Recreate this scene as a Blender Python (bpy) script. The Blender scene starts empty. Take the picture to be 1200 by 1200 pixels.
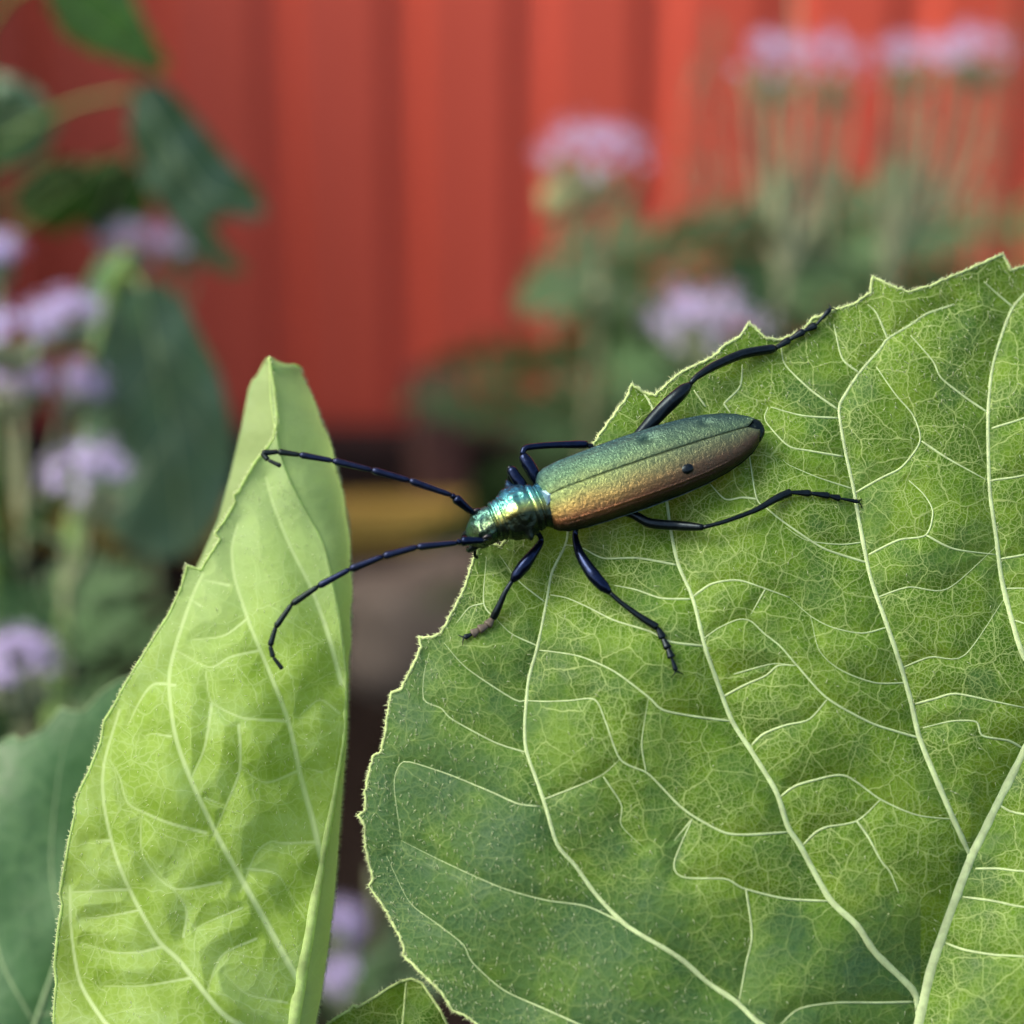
import bpy, math, random
import numpy as np
from mathutils import Vector, Matrix, Euler, noise as mnoise

# ------------------------------------------------------------------ camera, sky, sun, exposure
scene = bpy.context.scene
COL = scene.collection
random.seed(7)
rng = np.random.default_rng(7)

FRAME = 0.097          # metres across the frame at the focus distance
FOCUS = 0.200          # metres
PITCH = 20.0           # degrees below the horizon
CAM_H = 0.475
MM = 0.001
S = FRAME / 1200.0     # metres per photograph pixel at the focus distance
K = S / FOCUS

cam_data = bpy.data.cameras.new('camera')
cam_data.sensor_width = 36.0
cam_data.lens = 36.0 * FOCUS / FRAME
cam_data.clip_start = 0.01
cam_data.clip_end = 500.0
cam_data.dof.use_dof = True
cam_data.dof.focus_distance = 0.1985
cam_data.dof.aperture_fstop = cam_data.lens / 4.5
cam = bpy.data.objects.new('camera', cam_data)
COL.objects.link(cam)
cam.location = (0, 0, CAM_H)
cam.rotation_euler = (math.radians(90 - PITCH), 0, 0)
scene.camera = cam
CAM_R = np.array(Euler(cam.rotation_euler).to_matrix())
CAM_O = np.array(cam.location)

SUN_ELEV, SUN_AZ = 50.0, -105.0
world = bpy.data.worlds.new('World')
scene.world = world
world.use_nodes = True
wn = world.node_tree
sky = wn.nodes.new('ShaderNodeTexSky')
sky.sky_type = 'NISHITA'
sky.sun_disc = False
sky.sun_elevation = math.radians(SUN_ELEV)
sky.sun_rotation = math.radians(SUN_AZ)
sky.dust_density = 4.0
sky.ozone_density = 0.6
wn.links.new(sky.outputs[0], wn.nodes['Background'].inputs[0])
wn.nodes['Background'].inputs[1].default_value = 0.13

sun_data = bpy.data.lights.new('sun', 'SUN')
sun_data.energy = 1.5
sun_data.angle = math.radians(40)
sun_data.color = (1.0, 0.92, 0.78)
sun = bpy.data.objects.new('sun', sun_data)
COL.objects.link(sun)
sun.location = (-2.0, -0.5, 3.0)
sun.rotation_euler = (-math.radians(90 - SUN_ELEV), 0, -math.radians(SUN_AZ))

vs = scene.view_settings
vs.view_transform = 'Standard'
vs.look = 'None'
vs.exposure = 1.32
vs.gamma = 1.0
vs.use_curve_mapping = False
scene.cycles.use_denoising = True
scene.cycles.max_bounces = 8
scene.cycles.transmission_bounces = 6


# ------------------------------------------------------------------ small tools
def W(px, py, z):
    """photograph direction and distance from the lens to a point of the place (arrays or scalars)"""
    px, py, z = np.broadcast_arrays(np.asarray(px, float), np.asarray(py, float), np.asarray(z, float))
    c = np.stack([(px - 600) * K * z, -(py - 600) * K * z, -z], -1)
    return c @ CAM_R.T + CAM_O


def tag(o, label=None, cat=None, group=None, kind=None):
    if label: o['label'] = label
    if cat: o['category'] = cat
    if group: o['group'] = group
    if kind: o['kind'] = kind
    return o


def empty(name, loc=(0, 0, 0), parent=None):
    o = bpy.data.objects.new(name, None)
    o.empty_display_size = 0.01
    COL.objects.link(o)
    if parent is None:
        o.location = Vector(loc)
    else:
        put(o, parent)
    return o


WORLDLOC = {}


def put(o, parent):
    """parent a mesh written in world coordinates under an un-rotated parent"""
    o.parent = parent
    off = Vector((0, 0, 0))
    p = parent
    while p is not None:
        off += p.location
        p = p.parent
    o.location = -off
    return o


def mesh_obj(name, verts, faces, mat, parent=None, smooth=True, attrs=None, uv=None):
    me = bpy.data.meshes.new(name)
    verts = np.asarray(verts, np.float32)
    if isinstance(faces, np.ndarray) and faces.ndim == 2:
        n, k = faces.shape
        me.vertices.add(len(verts))
        me.vertices.foreach_set('co', verts.ravel())
        me.loops.add(n * k)
        me.loops.foreach_set('vertex_index', faces.astype(np.int32).ravel())
        me.polygons.add(n)
        me.polygons.foreach_set('loop_start', np.arange(0, n * k, k, dtype=np.int32))
        me.polygons.foreach_set('loop_total', np.full(n, k, dtype=np.int32))
        me.update(calc_edges=True)
        me.validate()
    else:
        me.from_pydata([tuple(map(float, v)) for v in verts], [], faces)
        me.update()
    if smooth:
        me.polygons.foreach_set('use_smooth', np.ones(len(me.polygons), dtype=bool))
    if attrs:
        for k_, v_ in attrs.items():
            a = me.attributes.new(k_, 'FLOAT', 'POINT')
            a.data.foreach_set('value', np.asarray(v_, np.float32))
    if uv is not None:
        a = me.attributes.new('leaf_uv', 'FLOAT_VECTOR', 'POINT')
        u3 = np.zeros((len(verts), 3), np.float32)
        u3[:, :2] = uv
        a.data.foreach_set('vector', u3.ravel())
    if mat is not None:
        me.materials.append(mat)
    o = bpy.data.objects.new(name, me)
    COL.objects.link(o)
    if parent is not None:
        put(o, parent)
    return o


class Geo:
    """collects pieces of one mesh"""
    def __init__(self):
        self.v, self.f, self.n = [], [], 0
        self.a = {}

    def add(self, v, f, **attrs):
        v = np.asarray(v, float)
        self.v.append(v)
        for q in f:
            self.f.append([int(i) + self.n for i in q])
        for k_, x in attrs.items():
            self.a.setdefault(k_, []).append(np.broadcast_to(np.asarray(x, float), (len(v),)))
        self.n += len(v)

    def build(self, name, mat, parent=None, smooth=True):
        attrs = {k_: np.concatenate(x) for k_, x in self.a.items()}
        return mesh_obj(name, np.concatenate(self.v), self.f, mat, parent, smooth, attrs)


def resample(pts, n):
    """Catmull-Rom resampling of a polyline of any dimension"""
    p = np.asarray(pts, float)
    if len(p) < 3:
        t = np.linspace(0, 1, n)[:, None]
        return p[0] * (1 - t) + p[-1] * t
    d = np.r_[0, np.cumsum(np.maximum(np.linalg.norm(np.diff(p[:, :3], axis=0), axis=1), 1e-9))]
    e = np.vstack([2 * p[0] - p[1], p, 2 * p[-1] - p[-2]])
    u = np.linspace(0, d[-1], n)
    i = np.clip(np.searchsorted(d, u, 'right') - 1, 0, len(p) - 2)
    t = ((u - d[i]) / (d[i + 1] - d[i]))[:, None]
    p0, p1, p2, p3 = e[i], e[i + 1], e[i + 2], e[i + 3]
    # mild tension keeps uneven spacing from overshooting
    m1, m2 = (p2 - p0) * 0.42, (p3 - p1) * 0.42
    return ((2 * t**3 - 3 * t**2 + 1) * p1 + (t**3 - 2 * t**2 + t) * m1 + (-2 * t**3 + 3 * t**2) * p2 + (t**3 - t**2) * m2)


def tube_geo(path, radii, seg=8, caps=True, flat=None):
    """verts, faces of a tube; flat = (unit vector, factor) squashes it along that vector"""
    path = np.asarray(path, float)
    n = len(path)
    radii = np.broadcast_to(np.asarray(radii, float), (n,))
    tan = np.gradient(path, axis=0)
    tan /= np.maximum(np.linalg.norm(tan, axis=1), 1e-12)[:, None]
    ref = np.array([0.31, 0.52, 0.79])
    if abs(tan[0] @ ref) > 0.9: ref = np.array([1.0, 0, 0])
    u = np.cross(tan[0], ref); u /= np.linalg.norm(u)
    V = []
    ang = np.linspace(0, 2 * math.pi, seg, endpoint=False)
    for i in range(n):
        u = u - tan[i] * (u @ tan[i]); u /= max(np.linalg.norm(u), 1e-12)
        w = np.cross(tan[i], u)
        ring = (np.cos(ang)[:, None] * u + np.sin(ang)[:, None] * w) * radii[i]
        if flat is not None:
            fv, ff = flat
            ring -= (ring @ fv)[:, None] * fv * (1 - ff)
        V.append(path[i] + ring)
    V = np.concatenate(V)
    F = []
    for i in range(n - 1):
        for j in range(seg):
            a, b = i * seg + j, i * seg + (j + 1) % seg
            F.append((a, b, b + seg, a + seg))
    if caps:
        F.append(tuple(reversed(range(seg))))
        F.append(tuple(range((n - 1) * seg, n * seg)))
    return V, F


def tube(name, path, radii, mat, parent=None, seg=8, flat=None):
    v, f = tube_geo(path, radii, seg, True, flat)
    return mesh_obj(name, v, f, mat, parent)


def smooth01(x, a, b):
    t = np.clip((np.asarray(x, float) - a) / (b - a), 0, 1)
    return t * t * (3 - 2 * t)


def inside_poly(x, y, poly):
    poly = np.asarray(poly, float)
    r = np.zeros(x.shape, bool)
    j = len(poly) - 1
    for i in range(len(poly)):
        xi, yi = poly[i]; xj, yj = poly[j]
        if yi != yj:
            c = ((yi > y) != (yj > y)) & (x < (xj - xi) * (y - yi) / (yj - yi) + xi)
            r ^= c
        j = i
    return r


def seg_dist(x, y, segs, chunk=20000, cap=None):
    """distance from points to a set of 2-D segments [n,4]; also nearest points"""
    segs = np.asarray(segs, float)
    ax, ay = segs[:, 0], segs[:, 1]
    bx, by = segs[:, 2] - ax, segs[:, 3] - ay
    L2 = np.maximum(bx * bx + by * by, 1e-9)
    D = np.empty(len(x)); NX = np.empty(len(x)); NY = np.empty(len(x))
    for s in range(0, len(x), chunk):
        X, Y = x[s:s + chunk, None], y[s:s + chunk, None]
        t = np.clip(((X - ax) * bx + (Y - ay) * by) / L2, 0, 1)
        qx, qy = ax + t * bx, ay + t * by
        d2 = (X - qx) ** 2 + (Y - qy) ** 2
        k_ = d2.argmin(1); r_ = np.arange(len(k_))
        D[s:s + chunk] = np.sqrt(d2[r_, k_]); NX[s:s + chunk] = qx[r_, k_]; NY[s:s + chunk] = qy[r_, k_]
    return D, NX, NY


def poly_segs(lines, closed=False):
    out = []
    for l in lines:
        l = np.asarray(l, float)[:, :2]
        out.append(np.hstack([l[:-1], l[1:]]))
        if closed: out.append(np.hstack([l[-1:], l[:1]]))
    return np.concatenate(out)


def clipped_grid(poly, step):
    """grid of points filling an outline, edge points pulled onto the outline"""
    poly = np.asarray(poly, float)
    x0, y0 = poly.min(0) - 2 * step
    x1, y1 = poly.max(0) + 2 * step
    gx = np.arange(x0, x1, step); gy = np.arange(y0, y1, step)
    X, Y = np.meshgrid(gx, gy)
    ins = inside_poly(X, Y, poly)
    cell = (ins[:-1, :-1].astype(int) + ins[1:, :-1] + ins[:-1, 1:] + ins[1:, 1:]) >= 1
    H_, W_ = X.shape
    idx = np.arange(H_ * W_).reshape(H_, W_)
    q = np.stack([idx[:-1, :-1], idx[1:, :-1], idx[1:, 1:], idx[:-1, 1:]], -1)[cell]
    used = np.unique(q)
    remap = -np.ones(H_ * W_, int); remap[used] = np.arange(len(used))
    px, py = X.ravel()[used].copy(), Y.ravel()[used].copy()
    out = ~ins.ravel()[used]
    d, nx, ny = seg_dist(px[out], py[out], poly_segs([poly], True))
    px[out], py[out] = nx, ny
    return px, py, remap[q], out


# ------------------------------------------------------------------ materials
class NT:
    """short-hand for a node tree"""
    def __init__(self, name):
        self.m = bpy.data.materials.new(name)
        self.m.use_nodes = True
        self.t = self.m.node_tree
        self.t.nodes.clear()
        self.out = self.t.nodes.new('ShaderNodeOutputMaterial')

    def n(self, kind, **props):
        x = self.t.nodes.new('ShaderNode' + kind)
        for k_, v_ in props.items(): setattr(x, k_, v_)
        return x

    def l(self, a, b):
        self.t.links.new(a, b)

    def val(self, sock, v):
        if hasattr(v, 'is_output') or isinstance(v, bpy.types.NodeSocket): self.l(v, sock)
        else: sock.default_value = v

    def math(self, op, a, b=0.0, c=0.0, clamp=False):
        x = self.n('Math', operation=op, use_clamp=clamp)
        self.val(x.inputs[0], a); self.val(x.inputs[1], b); self.val(x.inputs[2], c)
        return x.outputs[0]

    def mix(self, f, a, b, blend='MIX'):
        x = self.n('Mix', data_type='RGBA', blend_type=blend)
        self.val(x.inputs[0], f)
        self.val(x.inputs[6], a if not isinstance(a, tuple) else (*a, 1)[:4])
        self.val(x.inputs[7], b if not isinstance(b, tuple) else (*b, 1)[:4])
        return x.outputs[2]

    def ramp(self, f, stops, interp='LINEAR'):
        x = self.n('ValToRGB')
        x.color_ramp.interpolation = interp
        e = x.color_ramp.elements
        while len(e) < len(stops): e.new(0.5)
        for el, (p, c) in zip(e, stops):
            el.position = p
            el.color = (*c, 1)[:4] if isinstance(c, tuple) else (c, c, c, 1)
        self.l(f, x.inputs[0])
        return x.outputs[0]

    def maprange(self, v, a, b, c=0.0, d=1.0, smooth=True):
        x = self.n('MapRange', interpolation_type='SMOOTHSTEP' if smooth else 'LINEAR')
        self.val(x.inputs[0], v)
        for i, q in enumerate((a, b, c, d)): self.val(x.inputs[i + 1], q)
        return x.outputs[0]

    def noise(self, vec, scale, detail=3.0, rough=0.55, dist=0.0):
        x = self.n('TexNoise')
        if vec is not None: self.l(vec, x.inputs['Vector'])
        x.inputs['Scale'].default_value = scale
        x.inputs['Detail'].default_value = detail
        x.inputs['Roughness'].default_value = rough
        x.inputs['Distortion'].default_value = dist
        return x

    def voronoi(self, vec, scale, feature='DISTANCE_TO_EDGE', dims='2D'):
        x = self.n('TexVoronoi', feature=feature, voronoi_dimensions=dims)
        self.l(vec, x.inputs['Vector'])
        x.inputs['Scale'].default_value = scale
        return x

    def attr(self, name):
        x = self.n('Attribute'); x.attribute_name = name
        return x

    def bump(self, h, strength, dist, normal=None):
        x = self.n('Bump')
        x.inputs['Strength'].default_value = strength
        x.inputs['Distance'].default_value = dist
        self.l(h, x.inputs['Height'])
        if normal is not None: self.l(normal, x.inputs['Normal'])
        return x.outputs[0]

    def principled(self, color, rough=0.5, metal=0.0, spec=0.5, normal=None, **kw):
        p = self.n('BsdfPrincipled')
        self.val(p.inputs['Base Color'], color if not isinstance(color, tuple) else (*color, 1)[:4])
        self.val(p.inputs['Roughness'], rough)
        self.val(p.inputs['Metallic'], metal)
        self.val(p.inputs['Specular IOR Level'], spec)
        if normal is not None: self.l(normal, p.inputs['Normal'])
        for k_, v_ in kw.items(): self.val(p.inputs[k_], v_)
        return p

    def finish(self, shader):
        self.l(shader, self.out.inputs['Surface'])
        return self.m


def leaf_material(name, dark, mid, light, vein, trans_col, trans=0.4, net=1.0, fine=20.0, medium=7.4, coarse=2.5, rough=0.5, spec=0.4, blue=(0.05, 0.14, 0.05), bumpd=0.00010, bumps=0.4):
    t = NT(name)
    uv = t.attr('leaf_uv').outputs['Vector']
    tone = t.attr('tone').outputs['Fac']
    wob = t.noise(uv, 5.0, 2.0)
    wv = t.n('VectorMath', operation='MULTIPLY_ADD')
    t.l(wob.outputs['Color'], wv.inputs[0]); wv.inputs[1].default_value = (0.12, 0.12, 0); t.l(uv, wv.inputs[2])
    wob2 = t.noise(uv, 22.0, 2.0)
    wv2 = t.n('VectorMath', operation='MULTIPLY_ADD')
    t.l(wob2.outputs['Color'], wv2.inputs[0]); wv2.inputs[1].default_value = (0.022, 0.022, 0); t.l(wv.outputs[0], wv2.inputs[2])
    uvw = wv2.outputs[0]
    vf = t.voronoi(uvw, fine); vm = t.voronoi(uvw, medium); vc = t.voronoi(uvw, coarse)
    mf = t.maprange(vf.outputs['Distance'], 0.02, 0.14, 1.0, 0.0)
    mm = t.maprange(vm.outputs['Distance'], 0.012, 0.062, 1.0, 0.0)
    mc = t.maprange(vc.outputs['Distance'], 0.006, 0.026, 1.0, 0.0)
    # the net fades in and out over the blade
    fade = t.maprange(t.noise(uv, 1.6, 2.0).outputs['Fac'], 0.3, 0.62, 0.45, 1.0)
    netm = t.math('MAXIMUM', t.math('MULTIPLY', mf, 0.40), t.math('MULTIPLY', mm, 0.52))
    netm = t.math('MAXIMUM', t.math('MULTIPLY', netm, fade), t.math('MULTIPLY', mc, 0.66))
    blur_tone = t.maprange(tone, 0.0, 0.8, 1.0, 0.35)
    netm = t.math('MULTIPLY', t.math('MULTIPLY', netm, blur_tone), net)
    netm = t.math('MAXIMUM', netm, t.attr('veins').outputs['Fac'])
    n1 = t.noise(uv, 1.1, 3.0, 0.6)
    n2 = t.noise(uv, 4.5, 4.0, 0.6)
    n3 = t.noise(uv, 28.0, 3.0, 0.7)
    f1 = t.maprange(t.math('ADD', t.math('MULTIPLY', n1.outputs['Fac'], 0.65), t.math('MULTIPLY', n2.outputs['Fac'], 0.35)), 0.36, 0.64)
    # every areole has its own shade
    vcell = t.voronoi(uvw, medium, 'F1')
    sepc = t.n('SeparateColor'); t.l(vcell.outputs['Color'], sepc.inputs[0])
    lam = t.ramp(f1, [(0.0, dark), (0.5, mid), (1.0, light)])
    lam = t.mix(t.maprange(sepc.outputs[0], 0, 1, 0.0, 0.45, False), lam, t.mix(0.5, lam, dark))
    lam = t.mix(t.math('MULTIPLY', n3.outputs['Fac'], 0.22), lam, dark)
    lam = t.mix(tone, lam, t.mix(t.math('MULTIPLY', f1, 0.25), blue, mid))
    col = t.mix(netm, lam, vein)
    h = t.math('SUBTRACT', t.math('MULTIPLY', n3.outputs['Fac'], 0.35), t.math('MULTIPLY', netm, 0.8))
    dome = t.maprange(vm.outputs['Distance'], 0.0, 0.4)
    h = t.math('ADD', h, t.math('MULTIPLY', dome, 0.8))
    bp = t.bump(h, bumps, bumpd)
    rgh = t.maprange(n2.outputs['Fac'], 0.3, 0.7, rough - 0.1, rough + 0.12)
    p = t.principled(col, rgh, 0.0, spec, bp)
    tr = t.n('BsdfTranslucent')
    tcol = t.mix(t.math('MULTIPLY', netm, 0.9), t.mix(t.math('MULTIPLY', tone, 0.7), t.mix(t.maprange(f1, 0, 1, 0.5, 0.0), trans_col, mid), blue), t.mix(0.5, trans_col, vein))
    t.l(tcol, tr.inputs[0]); t.l(bp, tr.inputs['Normal'])
    mx = t.n('MixShader'); mx.inputs[0].default_value = trans
    t.l(p.outputs[0], mx.inputs[1]); t.l(tr.outputs[0], mx.inputs[2])
    return t.finish(mx.outputs[0])


def simple(name, color, rough=0.6, metal=0.0, spec=0.4, var=0.25, scale=300.0, trans=0.0, bump=0.0, bdist=0.0005):
    t = NT(name)
    co = t.n('TexCoord').outputs['Object']
    nz = t.noise(co, scale, 4.0, 0.6)
    c2 = tuple(max(0, q * (1 - var)) for q in color); c3 = tuple(min(1, q * (1 + var)) for q in color)
    col = t.ramp(nz.outputs['Fac'], [(0.3, c2), (0.7, c3)])
    nrm = t.bump(nz.outputs['Fac'], bump, bdist) if bump else None
    p = t.principled(col, rough, metal, spec, nrm)
    if not trans: return t.finish(p.outputs[0])
    tr = t.n('BsdfTranslucent'); t.l(col, tr.inputs[0])
    mx = t.n('MixShader'); mx.inputs[0].default_value = trans
    t.l(p.outputs[0], mx.inputs[1]); t.l(tr.outputs[0], mx.inputs[2])
    return t.finish(mx.outputs[0])


M = {}
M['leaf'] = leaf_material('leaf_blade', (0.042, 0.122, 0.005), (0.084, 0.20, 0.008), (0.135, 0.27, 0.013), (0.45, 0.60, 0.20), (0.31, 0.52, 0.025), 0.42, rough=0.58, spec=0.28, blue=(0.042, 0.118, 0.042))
M['leaf_young'] = leaf_material('young_leaf_blade', (0.19, 0.32, 0.03), (0.27, 0.41, 0.07), (0.32, 0.47, 0.15), (0.56, 0.72, 0.34), (0.47, 0.68, 0.14), 0.5, net=0.45, fine=11.0, medium=4.2, coarse=2.0, rough=0.6, spec=0.25, blue=(0.36, 0.50, 0.24))
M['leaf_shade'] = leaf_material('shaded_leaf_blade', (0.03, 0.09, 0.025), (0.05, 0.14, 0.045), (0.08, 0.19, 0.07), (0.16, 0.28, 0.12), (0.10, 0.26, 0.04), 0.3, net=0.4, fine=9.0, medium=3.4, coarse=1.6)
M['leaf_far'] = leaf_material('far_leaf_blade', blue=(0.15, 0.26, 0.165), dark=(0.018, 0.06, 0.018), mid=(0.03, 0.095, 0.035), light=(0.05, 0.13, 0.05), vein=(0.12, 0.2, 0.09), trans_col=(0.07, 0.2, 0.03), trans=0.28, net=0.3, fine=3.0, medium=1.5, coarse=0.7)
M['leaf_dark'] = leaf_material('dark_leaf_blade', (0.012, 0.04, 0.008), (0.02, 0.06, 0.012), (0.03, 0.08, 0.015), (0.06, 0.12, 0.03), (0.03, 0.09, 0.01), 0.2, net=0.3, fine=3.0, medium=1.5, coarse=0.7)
M['vein'] = simple('vein_tissue', (0.52, 0.66, 0.32), 0.55, 0, 0.4, 0.2, 900.0, 0.35)
M['vein_young'] = simple('young_vein_tissue', (0.58, 0.74, 0.30), 0.6, 0, 0.25, 0.2, 900.0, 0.65)
M['vein_dull'] = simple('dull_vein_tissue', (0.22, 0.33, 0.16), 0.6, 0, 0.3, 0.2, 900.0, 0.3)
M['margin'] = simple('leaf_margin_tissue', (0.58, 0.72, 0.30), 0.7, 0, 0.3, 0.3, 1500.0, 0.4)
M['hair'] = simple('plant_hair', (0.78, 0.86, 0.55), 0.6, 0, 0.2, 0.1, 500.0, 0.6)
M['stem'] = simple('green_stem', (0.10, 0.18, 0.04), 0.6, 0, 0.4, 0.3, 200.0)
M['phstem'] = simple('greyish_flower_stem', (0.17, 0.19, 0.10), 0.7, 0, 0.3, 0.3, 200.0)
M['phleaf'] = simple('feathery_leaf', (0.03, 0.075, 0.022), 0.6, 0, 0.4, 0.45, 60.0, 0.3)
M['phleaf_light'] = simple('pale_feathery_leaf', (0.05, 0.115, 0.035), 0.6, 0, 0.4, 0.35, 60.0, 0.3)
M['straw'] = simple('dry_stalk', (0.19, 0.18, 0.11), 0.8, 0, 0.2, 0.3, 100.0)
M['petal'] = simple('lavender_petal', (0.68, 0.61, 0.82), 0.6, 0, 0.3, 0.25, 220.0, 0.35)
M['palebud'] = simple('pale_yellow_bud', (0.42, 0.46, 0.22), 0.7, 0, 0.3, 0.25, 300.0, 0.2)
M['bud'] = simple('hairy_bud', (0.20, 0.24, 0.13), 0.7, 0, 0.3, 0.3, 300.0)


# ------------------------------------------------------------------ ground and the things on it
def wall_y_for(py, z):
    return z


# the camera ray of row 515 meets the ground at the foot of the wall
ang_foot = math.radians(PITCH) + math.atan((515 - 600) * K)
WALL_Y = CAM_H / math.tan(ang_foot)


def soil_h(x, y):
    v = Vector((x * 9, y * 9, 0.3)); v2 = Vector((x * 34, y * 34, 1.7)); v3 = Vector((x * 90, y * 90, 4.1))
    near = 1.0 if abs(x) < 2.5 and -1.0 < y < 3 else 0.35
    return near * (0.012 * mnoise.noise(v) + 0.008 * mnoise.noise(v2) + 0.005 * mnoise.noise(v3))


def make_soil():
    t = NT('dark_garden_soil')
    co = t.n('TexCoord').outputs['Object']
    a = t.noise(co, 18.0, 6.0, 0.7); b = t.noise(co, 140.0, 4.0, 0.7)
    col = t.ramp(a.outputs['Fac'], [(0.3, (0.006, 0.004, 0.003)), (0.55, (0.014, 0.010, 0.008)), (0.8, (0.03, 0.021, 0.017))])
    nrm = t.bump(b.outputs['Fac'], 0.8, 0.006)
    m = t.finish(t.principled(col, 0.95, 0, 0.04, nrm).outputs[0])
    n = 240
    u = np.linspace(-1, 1, n)
    gx = np.sinh(u * 6.2) / math.sinh(6.2) * 120
    gy = gx + 0.9
    X, Y = np.meshgrid(gx, gy)
    Z = np.array([soil_h(x, y) for x, y in zip(X.ravel(), Y.ravel())])
    V = np.stack([X.ravel(), Y.ravel(), Z], -1)
    idx = np.arange(n * n).reshape(n, n)
    F = np.stack([idx[:-1, :-1], idx[:-1, 1:], idx[1:, 1:], idx[1:, :-1]], -1).reshape(-1, 4)
    o = mesh_obj('ground', V, F, m)
    tag(o, 'dark bare garden soil below the plants', 'soil', kind='structure')


make_soil()


def make_wall():
    t = NT('red_painted_steel')
    co = t.n('TexCoord').outputs['Object']
    mp = t.n('Mapping'); mp.inputs['Scale'].default_value = (1, 1, 0.22); t.l(co, mp.inputs[0])
    a = t.noise(mp.outputs[0], 11.0, 5.0, 0.6); b = t.noise(co, 120.0, 3.0, 0.6)
    col = t.ramp(a.outputs['Fac'], [(0.3, (0.62, 0.085, 0.045)), (0.7, (0.70, 0.10, 0.058))])
    col = t.mix(t.maprange(b.outputs['Fac'], 0.55, 0.8, 0.0, 0.25), col, (0.34, 0.04, 0.03))
    m = t.finish(t.principled(col, 0.42, 0.0, 0.45, t.bump(b.outputs['Fac'], 0.15, 0.002)).outputs[0])
    root = empty('steel_wall', (0, WALL_Y, 0))
    tag(root, 'red painted ribbed steel wall behind all the plants', 'wall')
    pitch, top = 0.087, 1.25
    # profile of one rib: flat pan, slope, narrow groove, slope
    prof = [(0.0, 0.0), (0.052, 0.0), (0.064, 0.0075), (0.075, 0.0075)]
    npan, per = 8, 12
    x0 = -npan * per * pitch / 2 + 0.030
    for k_ in range(npan):
        pts = []
        for r in range(per):
            for (dx, dy) in prof:
                pts.append((x0 + (k_ * per + r) * pitch + dx, dy))
        pts.append((x0 + (k_ + 1) * per * pitch + 0.004, 0.0006 if k_ % 2 else 0.0))
        back = [(x, y + 0.0012) for x, y in reversed(pts)]
        loop = pts + back
        off = 0.0009 * (k_ % 2)
        zz = [-0.03, 0.25, 0.6, 0.95, top]
        V = [(x, WALL_Y + y + off, z) for z in zz for x, y in loop]
        n = len(loop); F = []
        for i in range(len(zz) - 1):
            for j in range(n):
                F.append((i * n + j, i * n + (j + 1) % n, (i + 1) * n + (j + 1) % n, (i + 1) * n + j))
        mesh_obj('sheet_panel', np.array(V), F, m, root, smooth=False)
    w0, w1 = x0 - 0.02, x0 + npan * per * pitch + 0.02
    g = Geo()
    yy0, yy1, z0, z1 = WALL_Y - 0.012, WALL_Y + 0.03, top - 0.01, top + 0.02
    g.add([(w0, yy0, z0), (w1, yy0, z0), (w1, yy1, z0), (w0, yy1, z0), (w0, yy0, z1), (w1, yy0, z1), (w1, yy1, z1), (w0, yy1, z1)],
          [(0, 3, 2, 1), (4, 5, 6, 7), (0, 1, 5, 4), (1, 2, 6, 5), (2, 3, 7, 6), (3, 0, 4, 7)])
    g.build('top_cap', m, root, smooth=False)


make_wall()


def box_verts(c, ax, ay, az):
    c, ax, ay, az = (np.asarray(q, float) for q in (c, ax, ay, az))
    V = [c + sx * ax + sy * ay + sz * az for sz in (-1, 1) for sx, sy in ((-1, -1), (1, -1), (1, 1), (-1, 1))]
    return V, [(0, 3, 2, 1), (4, 5, 6, 7), (0, 1, 5, 4), (1, 2, 6, 5), (2, 3, 7, 6), (3, 0, 4, 7)]


def bevelled_box(name, c, ax, ay, az, mat, bev, parent=None, rough=0.0):
    v, f = box_verts(c, ax, ay, az)
    o = mesh_obj(name, np.array(v), f, mat, parent, smooth=False)
    b = o.modifiers.new('bevel', 'BEVEL'); b.width = bev; b.segments = 2; b.limit_method = 'NONE'
    return o


def wood_mat(name, c1, c2):
    t = NT(name)
    co = t.n('TexCoord').outputs['Object']
    mp = t.n('Mapping'); mp.inputs['Scale'].default_value = (1, 12, 12); t.l(co, mp.inputs[0])
    a = t.noise(mp.outputs[0], 12.0, 5.0, 0.65, 1.0)
    col = t.ramp(a.outputs['Fac'], [(0.3, c1), (0.7, c2)])
    return t.finish(t.principled(col, 0.75, 0, 0.25, t.bump(a.outputs['Fac'], 0.4, 0.003)).outputs[0])


M['darkwood'] = wood_mat('dark_red_brown_timber', (0.014, 0.007, 0.006), (0.035, 0.016, 0.014))
M['ochre'] = wood_mat('ochre_timber', (0.26, 0.17, 0.03), (0.36, 0.25, 0.06))
M['brick'] = simple('dull_red_brick', (0.085, 0.04, 0.034), 0.9, 0, 0.2, 0.3, 60.0, 0, 0.5, 0.003)
M['stone'] = simple('grey_brown_stone', (0.085, 0.07, 0.058), 0.85, 0, 0.2, 0.4, 35.0, 0, 0.6, 0.006)


def ground_point(px, py, h=0.0):
    """where the view ray of a pixel meets the ground plane raised by h; returns point and distance along the axis"""
    d = W(px, py, 1.0) - CAM_O
    k_ = (h - CAM_O[2]) / d[2]
    return CAM_O + d * k_, k_


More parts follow.
